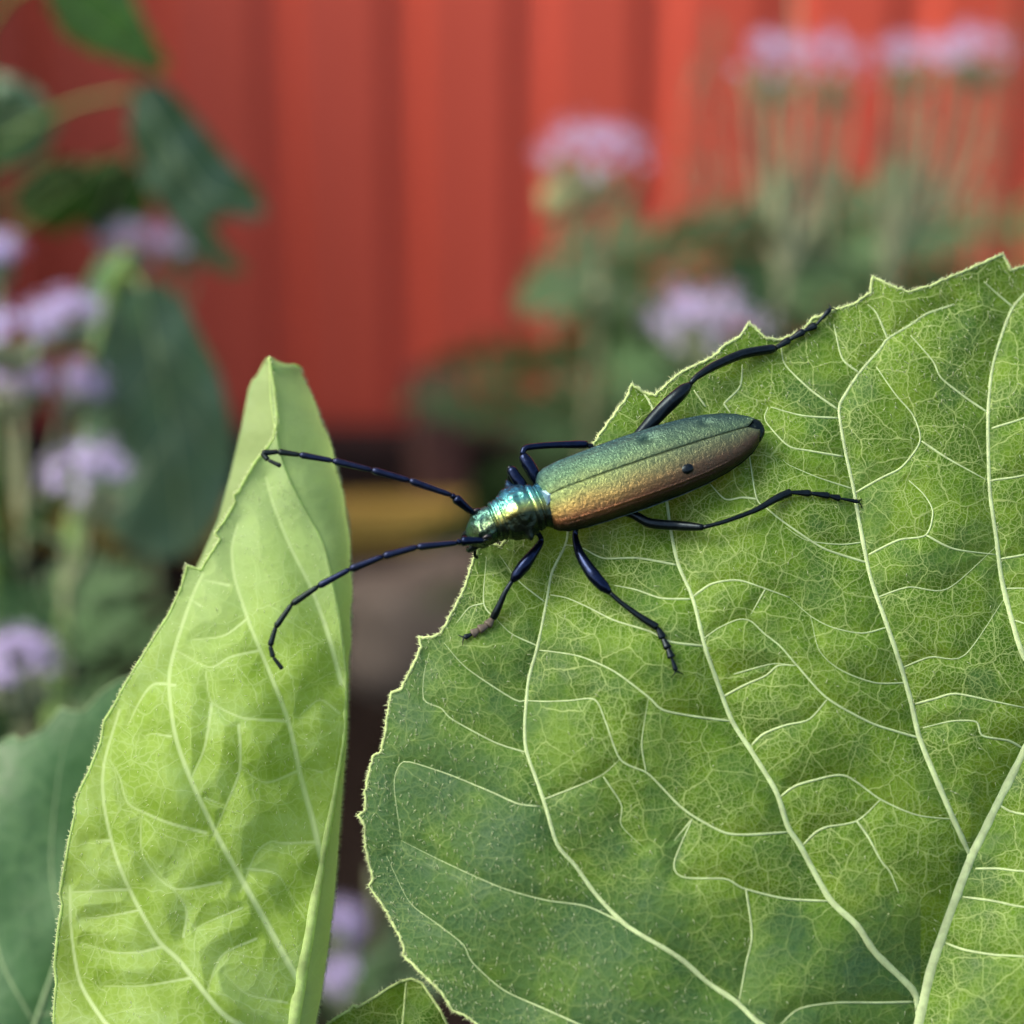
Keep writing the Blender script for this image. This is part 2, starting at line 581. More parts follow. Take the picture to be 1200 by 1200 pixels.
# dark timber board along the foot of the wall, ochre lath in front of it, brick and stone on the soil
bp0, bz = ground_point(480, 590)
o = bevelled_box('edging_board', (-0.05, WALL_Y - 0.075, -0.006), (1.9, 0, 0), (0, 0.018, 0), (0, 0, 0.036), M['darkwood'], 0.004)
tag(o, 'long dark red-brown timber board along the foot of the red wall', 'board')
lp, lz = ground_point(360, 630)
o = bevelled_box('timber_lath', (lp[0] - 0.10, lp[1], 0.006), (0.205, 0.004, 0), (0, 0.016, 0), (0, 0, 0.016), M['ochre'], 0.003)
tag(o, 'ochre yellow timber lath lying on the soil in front of the dark board', 'lath')
bp_, _ = ground_point(524, 600)
o = bevelled_box('brick', (bp_[0] - 0.006, bp_[1] + 0.02, 0.030), (0.016, 0.003, 0), (-0.006, 0.045, 0), (0, 0, 0.052), M['brick'], 0.005)
tag(o, 'dull red brick standing upright in the soil behind the beetle\'s head', 'brick')


def make_stone(px, py, r, label, sc=(1.2, 0.9, 0.7), seed=0):
    import bmesh
    bm = bmesh.new(); bmesh.ops.create_icosphere(bm, subdivisions=4, radius=1.0)
    c, _ = ground_point(px, py)
    for v in bm.verts:
        d = 1 + 0.28 * mnoise.noise(v.co * 1.4 + Vector((seed, 0, 0))) + 0.08 * mnoise.noise(v.co * 5 + Vector((seed, 2, 0)))
        v.co = Vector((v.co.x * sc[0] * d * r + c[0], v.co.y * sc[1] * d * r + c[1], v.co.z * sc[2] * d * r + r * sc[2] * 0.45))
    me = bpy.data.meshes.new('stone'); bm.to_mesh(me); bm.free()
    for p in me.polygons: p.use_smooth = True
    me.materials.append(M['stone'])
    o = bpy.data.objects.new('stone', me); COL.objects.link(o)
    tag(o, label, 'stone')


make_stone(512, 775, 0.052, 'grey-brown stone lying on the dark soil between the two bright leaves', (1.15, 0.9, 0.8), 3)


# ------------------------------------------------------------------ the broad leaf under the beetle
LEAF_OUT = [(1200, 312), (1184, 317), (1176, 298), (1150, 309), (1120, 322), (1090, 335), (1064, 342), (1040, 333), (1023, 325), (1020, 343),
            (1000, 357), (976, 364), (962, 371), (952, 373), (943, 385), (915, 399), (899, 397), (877, 379), (869, 394), (850, 404), (835, 419),
            (815, 428), (797, 437), (790, 443), (768, 463), (756, 461), (740, 451), (735, 465), (720, 486), (705, 506), (694, 524), (670, 552),
            (640, 580), (612, 606), (592, 634), (586, 641), (577, 637), (566, 640), (560, 644), (555, 656), (545, 688), (532, 714), (517, 742), (505, 747),
            (492, 747), (494, 758), (480, 788), (470, 808), (459, 812), (455, 830), (452, 858), (447, 880), (437, 886), (432, 910), (428, 930),
            (429, 948), (420, 955), (427, 966), (428, 990), (433, 1012), (438, 1030), (432, 1038), (445, 1055), (456, 1074), (468, 1096), (474, 1114),
            (472, 1119), (489, 1135), (505, 1151), (520, 1166), (528, 1180), (530, 1184), (548, 1192), (566, 1206), (600, 1235), (640, 1262), (690, 1290), (750, 1315),
            (830, 1335), (920, 1338), (1000, 1322), (1050, 1298), (1062, 1290), (1080, 1300), (1130, 1330), (1200, 1345), (1300, 1330), (1390, 1270), (1460, 1190),
            (1505, 1080), (1530, 960), (1540, 820), (1530, 680), (1505, 560), (1470, 450), (1435, 370), (1398, 285), (1370, 300), (1330, 296), (1320, 306),
            (1280, 303), (1262, 312), (1240, 306), (1215, 304)]

MIDRIB = [(1062, 1290), (1068, 1230), (1077, 1196), (1091, 1133), (1116, 1060), (1137, 1004), (1151, 976), (1168, 941), (1186, 906), (1200, 878), (1240, 795), (1290, 690), (1340, 560), (1375, 430), (1396, 300)]
V_B = [(1074, 1185), (1070, 1161), (1025, 1116), (1004, 1084), (972, 1053), (937, 990), (923, 969), (909, 927), (881, 881), (857, 843), (836, 787), (825, 755), (812, 702), (795, 662), (787, 627), (780, 580), (772, 530), (765, 480), (755, 462)]
V_C = [(1137, 1004), (1116, 958), (1095, 909), (1077, 864), (1067, 822), (1056, 783), (1040, 735), (1020, 677), (1007, 613), (1000, 573), (990, 527), (983, 480), (990, 463), (1007, 437), (1033, 407), (1040, 397), (1068, 380), (1085, 368), (1117, 357)]
V_D = [(1232, 812), (1200, 770), (1185, 725), (1173, 677), (1167, 630), (1160, 580), (1158, 530), (1158, 480), (1163, 430), (1177, 383), (1187, 360), (1199, 346), (1225, 325)]
V_E = [(1064, 1280), (1000, 1255), (930, 1220), (888, 1198), (864, 1175), (829, 1151), (801, 1126), (780, 1112), (735, 1085), (700, 1050), (673, 1013), (653, 990), (640, 947), (630, 917), (617, 880), (615, 850), (617, 820), (620, 793), (630, 757), (640, 707), (647, 670), (663, 637), (668, 600)]
PRIMARY = [(MIDRIB, 9.0, 2.6), (V_B, 4.9, 1.4), (V_C, 4.2, 1.2), (V_D, 3.9, 1.3), (V_E, 4.0, 1.4)]
SECOND = [
    [(923, 975), (880, 978), (850, 976), (815, 958), (795, 943), (772, 919), (757, 905), (727, 890), (710, 847), (697, 820), (667, 821), (640, 822), (617, 821)],
    [(857, 845), (817, 840), (777, 832), (760, 817), (720, 787), (682, 770), (650, 764), (632, 762)],
    [(825, 757), (785, 752), (762, 740), (720, 727), (690, 712), (665, 701), (645, 697)],
    [(810, 702), (775, 701), (745, 691), (720, 686)],
    [(793, 662), (747, 654), (707, 654), (682, 642), (662, 638)],
    [(812, 699), (835, 684), (865, 680), (897, 690), (925, 700)],
    [(1018, 660), (985, 650), (960, 640), (920, 613), (900, 597), (887, 585), (880, 547), (877, 522)],
    [(887, 585), (870, 583), (850, 585), (832, 567)],
    [(1078, 865), (1050, 857), (1018, 846), (969, 818), (934, 780), (915, 758), (895, 742), (880, 728), (865, 726), (842, 736), (825, 748)],
    [(848, 816), (872, 803), (897, 792), (912, 780), (934, 780)],
    [(881, 873), (895, 860), (920, 850), (948, 843), (969, 820)],
    [(914, 934), (930, 922), (951, 915), (990, 909), (1032, 937), (1074, 955), (1116, 960)],
    [(941, 990), (955, 976), (969, 969), (1004, 962), (1032, 937)],
    [(971, 1056), (920, 1053), (871, 1041), (850, 1030), (801, 1028), (790, 1011), (811, 960)],
    [(1071, 1174), (1030, 1175), (979, 1175), (937, 1182), (915, 1200)],
    [(874, 1041), (881, 1095), (874, 1130), (866, 1174)],
    [(1004, 962), (1018, 982), (1032, 1008), (1043, 1022), (1053, 1046)],
    [(1168, 941), (1185, 951), (1215, 955), (1270, 945)],
    [(1143, 1018), (1170, 1018), (1200, 1021), (1270, 1022)],
    [(1128, 1051), (1165, 1056), (1200, 1063), (1280, 1070)],
    [(1108, 1105), (1130, 1113), (1165, 1119), (1200, 1121), (1280, 1130)],
    [(1200, 878), (1182, 868), (1151, 862), (1144, 846), (1116, 845), (1081, 853)],
    [(1072, 825), (1095, 819), (1120, 813), (1165, 822), (1200, 829), (1224, 832)],
    [(1003, 577), (1033, 560), (1057, 547), (1078, 517), (1070, 487), (1050, 463), (1027, 430)],
    [(1080, 517), (1110, 537), (1157, 563)],
    [(1018, 650), (1053, 633), (1085, 627), (1093, 600), (1083, 580), (1065, 563)],
    [(1085, 627), (1117, 643), (1167, 650)],
    [(1157, 483), (1133, 467), (1103, 443), (1093, 423), (1067, 393)],
    [(1161, 563), (1200, 557), (1250, 540)], [(1162, 502), (1200, 490), (1250, 470)], [(1172, 655), (1200, 650), (1260, 635)],
    [(982, 480), (950, 457), (920, 427), (915, 402)],
    [(988, 535), (947, 528), (923, 522), (897, 493), (900, 477)],
    [(982, 490), (940, 487), (903, 477)],
    [(848, 473), (867, 453), (870, 427)], [(848, 473), (856, 484)], [(827, 477), (813, 457)],
    [(1007, 437), (987, 420), (977, 380)], [(1040, 397), (1027, 367), (1017, 357)], [(1187, 360), (1167, 343), (1153, 330)],
    [(633, 945), (607, 942), (580, 930), (527, 908), (480, 893), (468, 897), (462, 920), (470, 983)],
    [(617, 882), (580, 870), (530, 843), (517, 830), (497, 820), (497, 790), (503, 765)],
    [(617, 820), (603, 820), (547, 783), (520, 753)],
    [(630, 757), (600, 743), (583, 727)], [(638, 705), (607, 680), (585, 650)], [(583, 727), (567, 707), (570, 653)], [(567, 707), (550, 712), (535, 730)],
    [(745, 1090), (690, 1063), (640, 1055), (587, 1040), (520, 1010), (470, 985)],
    [(700, 1210), (640, 1183), (590, 1160), (553, 1127), (543, 1107), (513, 1083), (480, 1057), (453, 1003)],
    [(637, 937), (680, 920), (707, 907), (728, 888)], [(707, 910), (728, 943), (728, 967), (753, 992)],
    [(757, 905), (752, 870), (760, 817)], [(897, 690), (880, 720)], [(811, 960), (790, 985)], [(860, 790), (905, 778), (934, 780)],
    [(1000, 573), (960, 560), (925, 545), (917, 538)], [(1013, 635), (985, 638), (945, 633), (920, 617)],
    [(1056, 783), (1090, 770), (1130, 768), (1178, 700)], [(1040, 735), (1010, 742), (975, 735), (950, 722), (925, 700)],
    [(1028, 700), (1065, 688), (1110, 690), (1168, 640)], [(1062, 800), (1025, 800), (985, 785), (960, 762), (950, 722)],
    [(1220, 835), (1260, 850), (1330, 850)], [(1290, 690), (1330, 700), (1400, 690)], [(1240, 795), (1300, 800), (1400, 790)],
    [(1173, 690), (1205, 690), (1255, 700), (1278, 715)], [(1183, 725), (1215, 735), (1262, 745)],
]
SEG1 = poly_segs([resample(v, 60) for v, a, b in PRIMARY])
SEG2 = poly_segs([resample(v, 5 * len(v)) for v in SECOND])
SEGM = poly_segs([MIDRIB])


def leaf_z(px, py, parts=False):
    px = np.atleast_1d(np.asarray(px, float)); py = np.atleast_1d(np.asarray(py, float))
    z = 200.0 + np.where(py < 760, 700 - py, -60 + 0.45 * (760 - py)) * (S / MM) * math.tan(math.radians(21))
    z += 5.5 * np.clip((800 - px) / 370, 0, 1.3) ** 2
    low = 0.6 * np.clip((py - 820) / 380, 0, 1.4) * np.clip((900 - px) / 400, 0, 1)
    z += 6.0 * low ** 1.5
    dm, _, _ = seg_dist(px, py, SEGM)
    z -= 6.0 * (1 - np.exp(-dm / 260))
    # slow waves of the blade
    z += 0.55 * np.sin(px / 78 + 0.9 * np.sin(py / 120)) * np.sin(py / 95 + 0.6) + 0.35 * np.sin(px / 37 + py / 51)
    d1, _, _ = seg_dist(px, py, SEG1)
    d2, _, _ = seg_dist(px, py, SEG2)
    z -= 0.9 * (1 - np.exp(-(d1 / 42.0) ** 1.3))
    dd = np.minimum(d1, d2)
    z -= 0.44 * (1 - np.exp(-(dd / 12.0) ** 1.25))
    return (z * MM, d1, d2) if parts else z * MM


def wleaf(px, py, h=0.0):
    """point on the broad leaf, raised h mm towards the viewer"""
    return W(px, py, leaf_z(px, py) - h * MM)


def hair_mesh(roots, dirs, length, rad):
    """three-sided tapering hairs as one array"""
    n = len(roots)
    dirs = dirs / np.linalg.norm(dirs, axis=1)[:, None]
    ref = rng.normal(size=(n, 3))
    u = np.cross(dirs, ref); u /= np.linalg.norm(u, axis=1)[:, None]
    w = np.cross(dirs, u)
    L = np.broadcast_to(np.asarray(length, float), (n,))[:, None]
    R = np.broadcast_to(np.asarray(rad, float), (n,))[:, None]
    ring = [roots - dirs * L * 0.1 + R * (math.cos(a) * u + math.sin(a) * w) for a in (0, 2.094, 4.189)]
    tip = roots + dirs * L
    V = np.stack(ring + [tip], 1).reshape(-1, 3)
    b = np.arange(n)[:, None] * 4
    F = np.concatenate([b + np.array(q) for q in ((0, 1, 3), (1, 2, 3), (2, 0, 3))])
    return V, F


LEAF_N = np.cross(wleaf(900, 700)[0] - wleaf(700, 700)[0], wleaf(800, 600)[0] - wleaf(800, 800)[0])
LEAF_N /= np.linalg.norm(LEAF_N)
if LEAF_N @ (CAM_O - wleaf(800, 700)[0]) < 0: LEAF_N = -LEAF_N


def make_broad_leaf():
    base = wleaf(1062, 1290)[0]
    foot = np.array([base[0] + 0.012, base[1] + 0.03, 0.0])
    root = empty('sunflower_plant', (foot[0], foot[1], 0))
    tag(root, 'plant whose broad bright green serrated leaf carries the beetle', 'plant')
    px, py, q, edge = clipped_grid(LEAF_OUT, 2.0)
    z, d1, d2 = leaf_z(px, py, True)
    tone = smooth01((750 - px) / 330 + (py - 900) / 420, -0.1, 0.8) * 0.92  # sky sheen at lower left and bottom, painted as bluish blade colour
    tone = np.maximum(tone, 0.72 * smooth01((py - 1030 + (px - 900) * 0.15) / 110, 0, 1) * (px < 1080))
    # sky reflections painted into the blade colour as scattered bluish patches
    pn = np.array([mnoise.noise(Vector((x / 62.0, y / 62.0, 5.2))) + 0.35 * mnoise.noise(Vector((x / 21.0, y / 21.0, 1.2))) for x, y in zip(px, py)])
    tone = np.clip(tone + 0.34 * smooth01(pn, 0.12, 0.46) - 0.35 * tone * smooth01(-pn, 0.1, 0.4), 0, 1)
    V = W(px, py, z)
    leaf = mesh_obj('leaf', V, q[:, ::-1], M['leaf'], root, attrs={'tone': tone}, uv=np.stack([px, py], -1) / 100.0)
    leaf['label'] = 'broad bright green leaf blade with pale net of veins'
    # veins: tapering ridges lying half in the blade
    for i, (v, r0, r1) in enumerate(PRIMARY):
        p = resample(v, 90)
        path = W(p[:, 0], p[:, 1], leaf_z(p[:, 0], p[:, 1]) + 0.0 * MM)
        rad = np.linspace(r0, r1, len(p)) * S * np.array([1 + 0.22 * mnoise.noise(Vector((a * 0.07, b * 0.07, i))) for a, b in p])
        if i: rad[:4] *= np.linspace(0.6, 1, 4)
        vo = tube('midrib' if i == 0 else 'main_vein', path, rad, M['vein'], leaf, 10, (LEAF_N, 0.62))
    for i, v in enumerate(SECOND):
        p = resample(v, 6 * len(v))
        path = W(p[:, 0], p[:, 1], leaf_z(p[:, 0], p[:, 1]) - 0.01 * MM)
        r0 = 1.65 if i < 40 else 1.15
        rad = np.linspace(r0, r0 * (0.4 if i < 40 else 0.2), len(p)) * S
        rad[:3] *= (0.55, 0.8, 0.95)
        tube('side_vein', path, rad, M['vein'], leaf, 6, (LEAF_N, 0.7))
    # pale margin
    p = np.asarray(LEAF_OUT, float)
    pp = []
    for a, b in zip(p, np.roll(p, -1, 0)):
        k_ = max(2, int(np.linalg.norm(b - a) / 3))
        for s in range(k_): pp.append(a + (b - a) * s / k_)
    pp = np.array(pp + [pp[0]])
    pp[1:-1] += rng.normal(size=(len(pp) - 2, 2)) * 0.5
    path = W(pp[:, 0], pp[:, 1], leaf_z(pp[:, 0], pp[:, 1]))
    tube('margin', path, 1.6 * S * (1 + 0.25 * rng.normal(size=len(pp)).clip(-1, 1)), M['margin'], leaf, 6)
    # hairs on blade, veins and margin
    n = 26000
    hx = rng.uniform(415, 1205, n); hy = rng.uniform(295, 1205, n)
    ok = inside_poly(hx, hy, LEAF_OUT)
    hx, hy = hx[ok], hy[ok]
    de, _, _ = seg_dist(hx, hy, poly_segs([LEAF_OUT], True))
    tn = smooth01((750 - hx) / 330 + (hy - 900) / 420, 0.05, 0.9)
    dens = 0.02 + 0.42 * tn + 0.5 * np.exp(-de / 14) + 0.3 * smooth01(560 - hy, 0, 120)
    ok = rng.random(len(hx)) < dens * 0.55
    hx, hy = hx[ok], hy[ok]
    roots = W(hx, hy, leaf_z(hx, hy))
    rt, up = CAM_R[:, 0], CAM_R[:, 1]
    dirs = LEAF_N * rng.uniform(0.25, 0.8, len(hx))[:, None] + rt * rng.normal(0.15, 0.3, len(hx))[:, None] - up * rng.normal(0.65, 0.4, len(hx))[:, None]
    Vh, Fh = hair_mesh(roots, dirs, rng.uniform(4.5, 8.5, len(hx)) * S, 0.5 * S)
    # veins
    segs = [resample(v, 900) for v, a, b in PRIMARY]
    vv = np.concatenate(segs); vv = vv[(vv[:, 0] < 1210) & (vv[:, 1] < 1210)]
    vv = vv[rng.random(len(vv)) < 0.55]
    roots = W(vv[:, 0], vv[:, 1], leaf_z(vv[:, 0], vv[:, 1])) + rt * (rng.normal(0, 2.4, len(vv)) * S)[:, None]
    dirs = LEAF_N * 0.7 + rng.normal(0, 0.7, (len(vv), 3))
    V2, F2 = hair_mesh(roots, dirs, rng.uniform(3.5, 7.5, len(vv)) * S, 0.4 * S)
    # margin
    keep = (pp[:, 0] < 1210) & (pp[:, 1] < 1215)
    mp_ = pp[keep]; mp_ = np.repeat(mp_, 7, 0) + rng.normal(0, 1.2, (len(mp_) * 7, 2))
    cen = np.array([850, 800.0])
    od = mp_ - cen; od /= np.linalg.norm(od, axis=1)[:, None]
    roots = W(mp_[:, 0], mp_[:, 1], leaf_z(mp_[:, 0], mp_[:, 1]))
    dirs = rt * od[:, :1] - up * od[:, 1:] + rng.normal(0, 0.55, (len(mp_), 3))
    V3, F3 = hair_mesh(roots, dirs, rng.uniform(2.2, 5.2, len(mp_)) * S, 0.5 * S)
    Va = np.concatenate([Vh, V2, V3]); Fa = np.concatenate([Fh, F2 + len(Vh), F3 + len(Vh) + len(V2)])
    h = mesh_obj('leaf_hairs', Va, Fa, M['hair'], leaf, smooth=False); h['kind'] = 'stuff'
    # petiole and stem down to the soil
    b0 = wleaf(1066, 1270)[0]
    path = resample([b0, base + np.array([0, 0.004, -0.012]), np.array([foot[0] - 0.002, foot[1] - 0.006, base[2] - 0.05]), np.array([foot[0], foot[1], base[2] - 0.09])], 24)
    tube('petiole', path, np.linspace(0.0011, 0.0016, 24), M['vein'], root, 10)
    path = resample([(foot[0], foot[1], base[2] - 0.04), (foot[0] + 0.003, foot[1] + 0.004, 0.15), (foot[0], foot[1], -0.02)], 30)
    tube('stem', path, np.linspace(0.0028, 0.0050, 30), M['stem'], root, 10)
    return root


make_broad_leaf()


# ------------------------------------------------------------------ the folded upright leaf
def interp_rows(pts, y):
    p = np.asarray(sorted(pts, key=lambda q: q[1]), float)
    return np.interp(y, p[:, 1], p[:, 0])


FL_MID = [(316, 418), (318, 470), (330, 540), (352, 590), (378, 640), (394, 711), (403, 780), (403, 850), (393, 920), (378, 1000), (364, 1080), (350, 1160), (343, 1200), (330, 1290), (318, 1360)]
FL_EDGE = [(315, 419), (322, 460), (325, 495), (320, 515), (309, 530), (300, 540), (291, 555), (279, 577), (274, 580), (276, 588), (262, 612), (254, 622), (252, 625), (258, 632), (240, 660), (236, 668), (219, 663), (218, 668), (212, 690), (198, 720), (182, 745),
           (160, 780), (145, 805), (133, 828), (122, 845), (118, 870), (104, 905), (94, 925), (88, 942), (89, 950), (81, 985), (75, 1020), (70, 1048), (73, 1060), (68, 1090), (64, 1130), (66, 1150), (63, 1190), (66, 1240), (90, 1300), (160, 1350), (318, 1361)]


def fl_mid(y): return interp_rows(FL_MID, y)
def fl_edge(y): return interp_rows(FL_EDGE, y)


_ey = np.arange(300.0, 1460.0, 4.0)
_ek = np.exp(-np.linspace(-2.2, 2.2, 41) ** 2); _ek /= _ek.sum()
_es = np.convolve(np.pad(fl_edge(_ey), 20, mode='edge'), _ek, 'valid')
def fl_edge_smooth(y): return np.interp(y, _ey, _es)


FL_VEINS = [([(352, 1152), (340, 1132), (300, 1060), (255, 980), (222, 910), (205, 860), (198, 800), (205, 760), (225, 700), (238, 672)], 3.4),
            ([(379, 1015), (374, 995), (366, 960), (353, 913), (338, 846), (315, 786), (292, 730), (275, 677), (272, 640), (279, 614)], 3.0),
            ([(400, 800), (385, 745), (365, 690), (340, 640), (320, 590), (312, 560)], 2.6),
            ([(338, 1230), (290, 1205), (259, 1186), (210, 1126), (185, 1102), (157, 1053), (136, 1004), (122, 944), (122, 895), (140, 832)], 3.0),
            ([(140, 1215), (119, 1193), (94, 1151), (84, 1095), (82, 1039)], 2.4),
            ([(152, 1042), (84, 1046)], 1.6), ([(192, 1109), (163, 1116), (133, 1116), (95, 1105)], 1.6), ([(161, 1067), (125, 1074), (95, 1077)], 1.3),
            ([(224, 1146), (170, 1155), (122, 1156)], 1.5), ([(259, 1034), (203, 1041), (168, 1004), (166, 950)], 1.5),
            ([(241, 976), (200, 965), (175, 955), (150, 941), (140, 910), (128, 890)], 1.9), ([(337, 845), (300, 843), (280, 840), (248, 822), (241, 787)], 1.6),
            ([(248, 825), (240, 875), (224, 913)], 1.9), ([(280, 850), (281, 902), (262, 950), (250, 980)], 1.7), ([(350, 903), (312, 917), (284, 901)], 1.5),
            ([(370, 987), (330, 988), (318, 986), (300, 1000), (282, 1045)], 1.5), ([(215, 1098), (218, 1065), (195, 1030)], 1.3),
            ([(284, 1064), (245, 1080), (230, 1088)], 1.2), ([(300, 1100), (260, 1120), (243, 1160)], 1.4), ([(235, 710), (220, 700)], 1.2), ([(268, 686), (240, 680)], 1.6),
            ([(200, 863), (180, 860), (172, 862)], 1.4), ([(205, 803), (180, 802), (165, 820), (150, 850)], 1.4), ([(305, 762), (270, 770), (245, 782), (206, 762)], 1.5),
            ([(290, 725), (262, 745), (225, 750)], 1.2), ([(336, 1175), (290, 1165), (262, 1140)], 1.3), ([(377, 905), (358, 900)], 1.2), ([(398, 836), (375, 820), (352, 838)], 1.3),
            ([(130, 985), (105, 985)], 1.2), ([(240, 935), (265, 945)], 1.2), ([(290, 1018), (325, 1025), (345, 1060)], 1.2)]
FL_SEG = poly_segs([resample(v, 5 * len(v)) for v, r in FL_VEINS])


def fl_z(px, py):
    px = np.atleast_1d(np.asarray(px, float)); py = np.atleast_1d(np.asarray(py, float))
    m, e = fl_mid(py), fl_edge_smooth(py) - 6
    s = np.clip((m - px) / np.maximum(m - e, 16), 0, 1)
    z = 203.0 + (900 - py) * 0.0165 + 2.0 * smooth01(700 - py, 0, 260)
    z += 3.0 * s - 5.0 * np.sin(math.pi * np.clip(s, 0, 1)) ** 1.0 * smooth01(py, 420, 900) - 3.0 * s ** 3
    z += 0.8 * np.sin(py / 60 + px / 90)
    d, _, _ = seg_dist(px, py, FL_SEG)
    z -= 0.8 * (1 - np.exp(-(d / 20.0) ** 1.3))
    z += 0.35 * np.sin(px / 23 + 2 * np.sin(py / 41)) * np.sin(py / 29 + px / 47)
    return z * MM


def make_folded_leaf():
    mb = W(318, 1360, 0.196)
    foot = np.array([mb[0] + 0.004, mb[1] + 0.02, 0.0])
    root = empty('sunflower_plant', (foot[0], foot[1], 0))
    tag(root, 'plant with narrow upright leaf folded along its midrib, pale yellow-green, the antennae reaching across it', 'plant')
    out = [(x, y) for x, y in FL_EDGE] + [tuple(p) for p in resample(FL_MID, 60)[::-1]]
    px, py, q, edge = clipped_grid(out, 1.7)
    V = W(px, py, fl_z(px, py))
    vmask = np.zeros(len(px))
    for vi, (v, r0) in enumerate(FL_VEINS):
        p = resample(v, 6 * len(v))
        d, nx_, ny_ = seg_dist(px, py, poly_segs([p]))
        tpos = np.clip(np.hypot(nx_ - p[0, 0], ny_ - p[0, 1]) / max(np.hypot(*(p[-1, :2] - p[0, :2])), 1), 0, 1)
        wd = r0 * 1.45 * (1 - 0.55 * tpos)
        vmask = np.maximum(vmask, (1.0 if vi < 5 else 0.75) * (1 - smooth01(d, wd * 0.35, wd * 1.15)) * (1 - 0.45 * tpos))
    tone = smooth01(820 - py + 40 * np.sin(px / 30), 0, 260) * 0.85
    leaf = mesh_obj('leaf', V, q[:, ::-1], M['leaf_young'], root, attrs={'tone': tone, 'veins': vmask}, uv=np.stack([px, py], -1) / 100.0)
    leaf['label'] = 'pale yellow-green folded leaf blade'
    # the far half, folded behind the near one and showing past it on both sides
    ys = np.arange(419, 1352, 3.0)
    right = [(318, 418), (326, 424), (346, 428), (353, 432), (355, 440), (368, 470), (385, 512), (398, 560), (408, 610), (412, 680), (411, 740), (408, 800), (407, 860), (401, 930), (397, 985), (392, 1050), (385, 1110), (376, 1170), (368, 1210), (350, 1290), (322, 1360)]
    left = [(313, 418), (306, 430), (301, 440), (295, 446), (291, 456), (283, 500), (270, 556), (255, 610), (235, 655), (205, 712), (185, 760), (190, 850), (210, 950), (240, 1100), (280, 1250), (316, 1360)]
    R_, L_ = interp_rows(right, ys), interp_rows(left, ys)
    R_ = R_ + 1.2 * np.sin(ys / 9.0) * (ys < 800)
    n = 40
    rows = []
    uvs = []
    for y, r, l, m in zip(ys, R_, L_, fl_mid(ys)):
        zm = fl_z(m, y)[0]
        t = np.linspace(0, 1, n)
        # midrib -> right bulge -> back and left
        a = t * 1.0
        x = np.where(t < 0.25, m + (r - m) * np.sin(t / 0.25 * math.pi / 2), r + (l - r) * ((t - 0.25) / 0.75) ** 1.25)
        zz = zm + (0.5 + 7.5 * np.minimum(t / 0.25, 1) ** 1.5 + 8 * np.clip((t - 0.25) / 0.75, 0, 1) ** 0.8) * MM
        rows.append(W(x, np.full(n, y), zz)); uvs.append(np.stack([x + 400, np.full(n, y)], -1))
    V = np.concatenate(rows); idx = np.arange(len(V)).reshape(len(ys), n)
    F = np.stack([idx[:-1, :-1], idx[:-1, 1:], idx[1:, 1:], idx[1:, :-1]], -1).reshape(-1, 4)
    far = mesh_obj('leaf_far_half', V, F, M['leaf_young'], root, attrs={'tone': np.full(len(V), 0.7)}, uv=np.concatenate(uvs) / 100.0)
    # midrib, veins, margin
    p = resample(FL_MID, 80)
    tube('midrib', W(p[:, 0], p[:, 1], fl_z(p[:, 0], p[:, 1]) + 0.3 * MM), np.interp(p[:, 1], [420, 700, 900, 1100, 1360], [1.2, 2.6, 4.2, 7.0, 10.0]) * S, M['vein_young'], leaf, 10)
    e = np.asarray(FL_EDGE[:-3], float)
    pp = []
    for a, b in zip(e[:-1], e[1:]):
        k_ = max(2, int(np.linalg.norm(b - a) / 3))
        for s in range(k_): pp.append(a + (b - a) * s / k_)
    pp = np.array(pp)
    tube('margin', W(pp[:, 0], pp[:, 1], fl_z(pp[:, 0], pp[:, 1])), 1.7 * S * (1 + 0.2 * rng.normal(size=len(pp)).clip(-1, 1)), M['vein_young'], leaf, 6)
    fr = np.stack([R_, ys], -1)
    # the small tooth at the fold's tip
    tip = [W(318, 432, fl_z(318, 432)[0] + 0.0006), W(330, 431, fl_z(320, 430)[0] + 0.003), W(343, 428, fl_z(320, 430)[0] + 0.006), W(352, 431, fl_z(320, 430)[0] + 0.008)]
    tube('tip_tooth', resample([q_ for q_ in tip], 12), np.linspace(2.6, 2.0, 12) * S, M['vein_young'], leaf, 8)
    # soft hairs along the margin, fold and blade
    rt, up = CAM_R[:, 0], CAM_R[:, 1]
    mp_ = np.repeat(pp, 6, 0) + rng.normal(0, 1.2, (len(pp) * 6, 2))
    roots = W(mp_[:, 0], mp_[:, 1], fl_z(mp_[:, 0], mp_[:, 1]))
    dirs = -rt + up * 0.4 + rng.normal(0, 0.6, (len(mp_), 3))
    V1, F1 = hair_mesh(roots, dirs, rng.uniform(2.0, 4.2, len(mp_)) * S, 0.5 * S)
    yy = rng.uniform(430, 1205, 2200)
    roots = W(interp_rows(right, yy) - 0.5, yy, fl_z(fl_mid(yy), yy) + 0.0075)
    dirs = rt + rng.normal(0, 0.6, (len(yy), 3))
    V2, F2 = hair_mesh(roots, dirs, rng.uniform(3.0, 6.0, len(yy)) * S, 0.45 * S)
    k_ = 900
    hy = rng.uniform(560, 1205, k_); hs = rng.random(k_)
    hx = fl_mid(hy) * hs + fl_edge(hy) * (1 - hs)
    roots = W(hx, hy, fl_z(hx, hy))
    dirs = CAM_R[:, 2] * 0.4 - CAM_R[:, 1] * 0.6 + rng.normal(0, 0.4, (k_, 3))
    V3, F3 = hair_mesh(roots, dirs, rng.uniform(3.5, 6.5, k_) * S, 0.4 * S)
    h = mesh_obj('leaf_hairs', np.concatenate([V1, V2, V3]), np.concatenate([F1, F2 + len(V1), F3 + len(V1) + len(V2)]), M['hair'], leaf, smooth=False)
    h['kind'] = 'stuff'
    b0 = W(325, 1320, fl_z(325, 1320)[0])
    path = resample([b0, mb, np.array([foot[0], foot[1], mb[2] - 0.04]), np.array([foot[0], foot[1], mb[2] - 0.08])], 20)
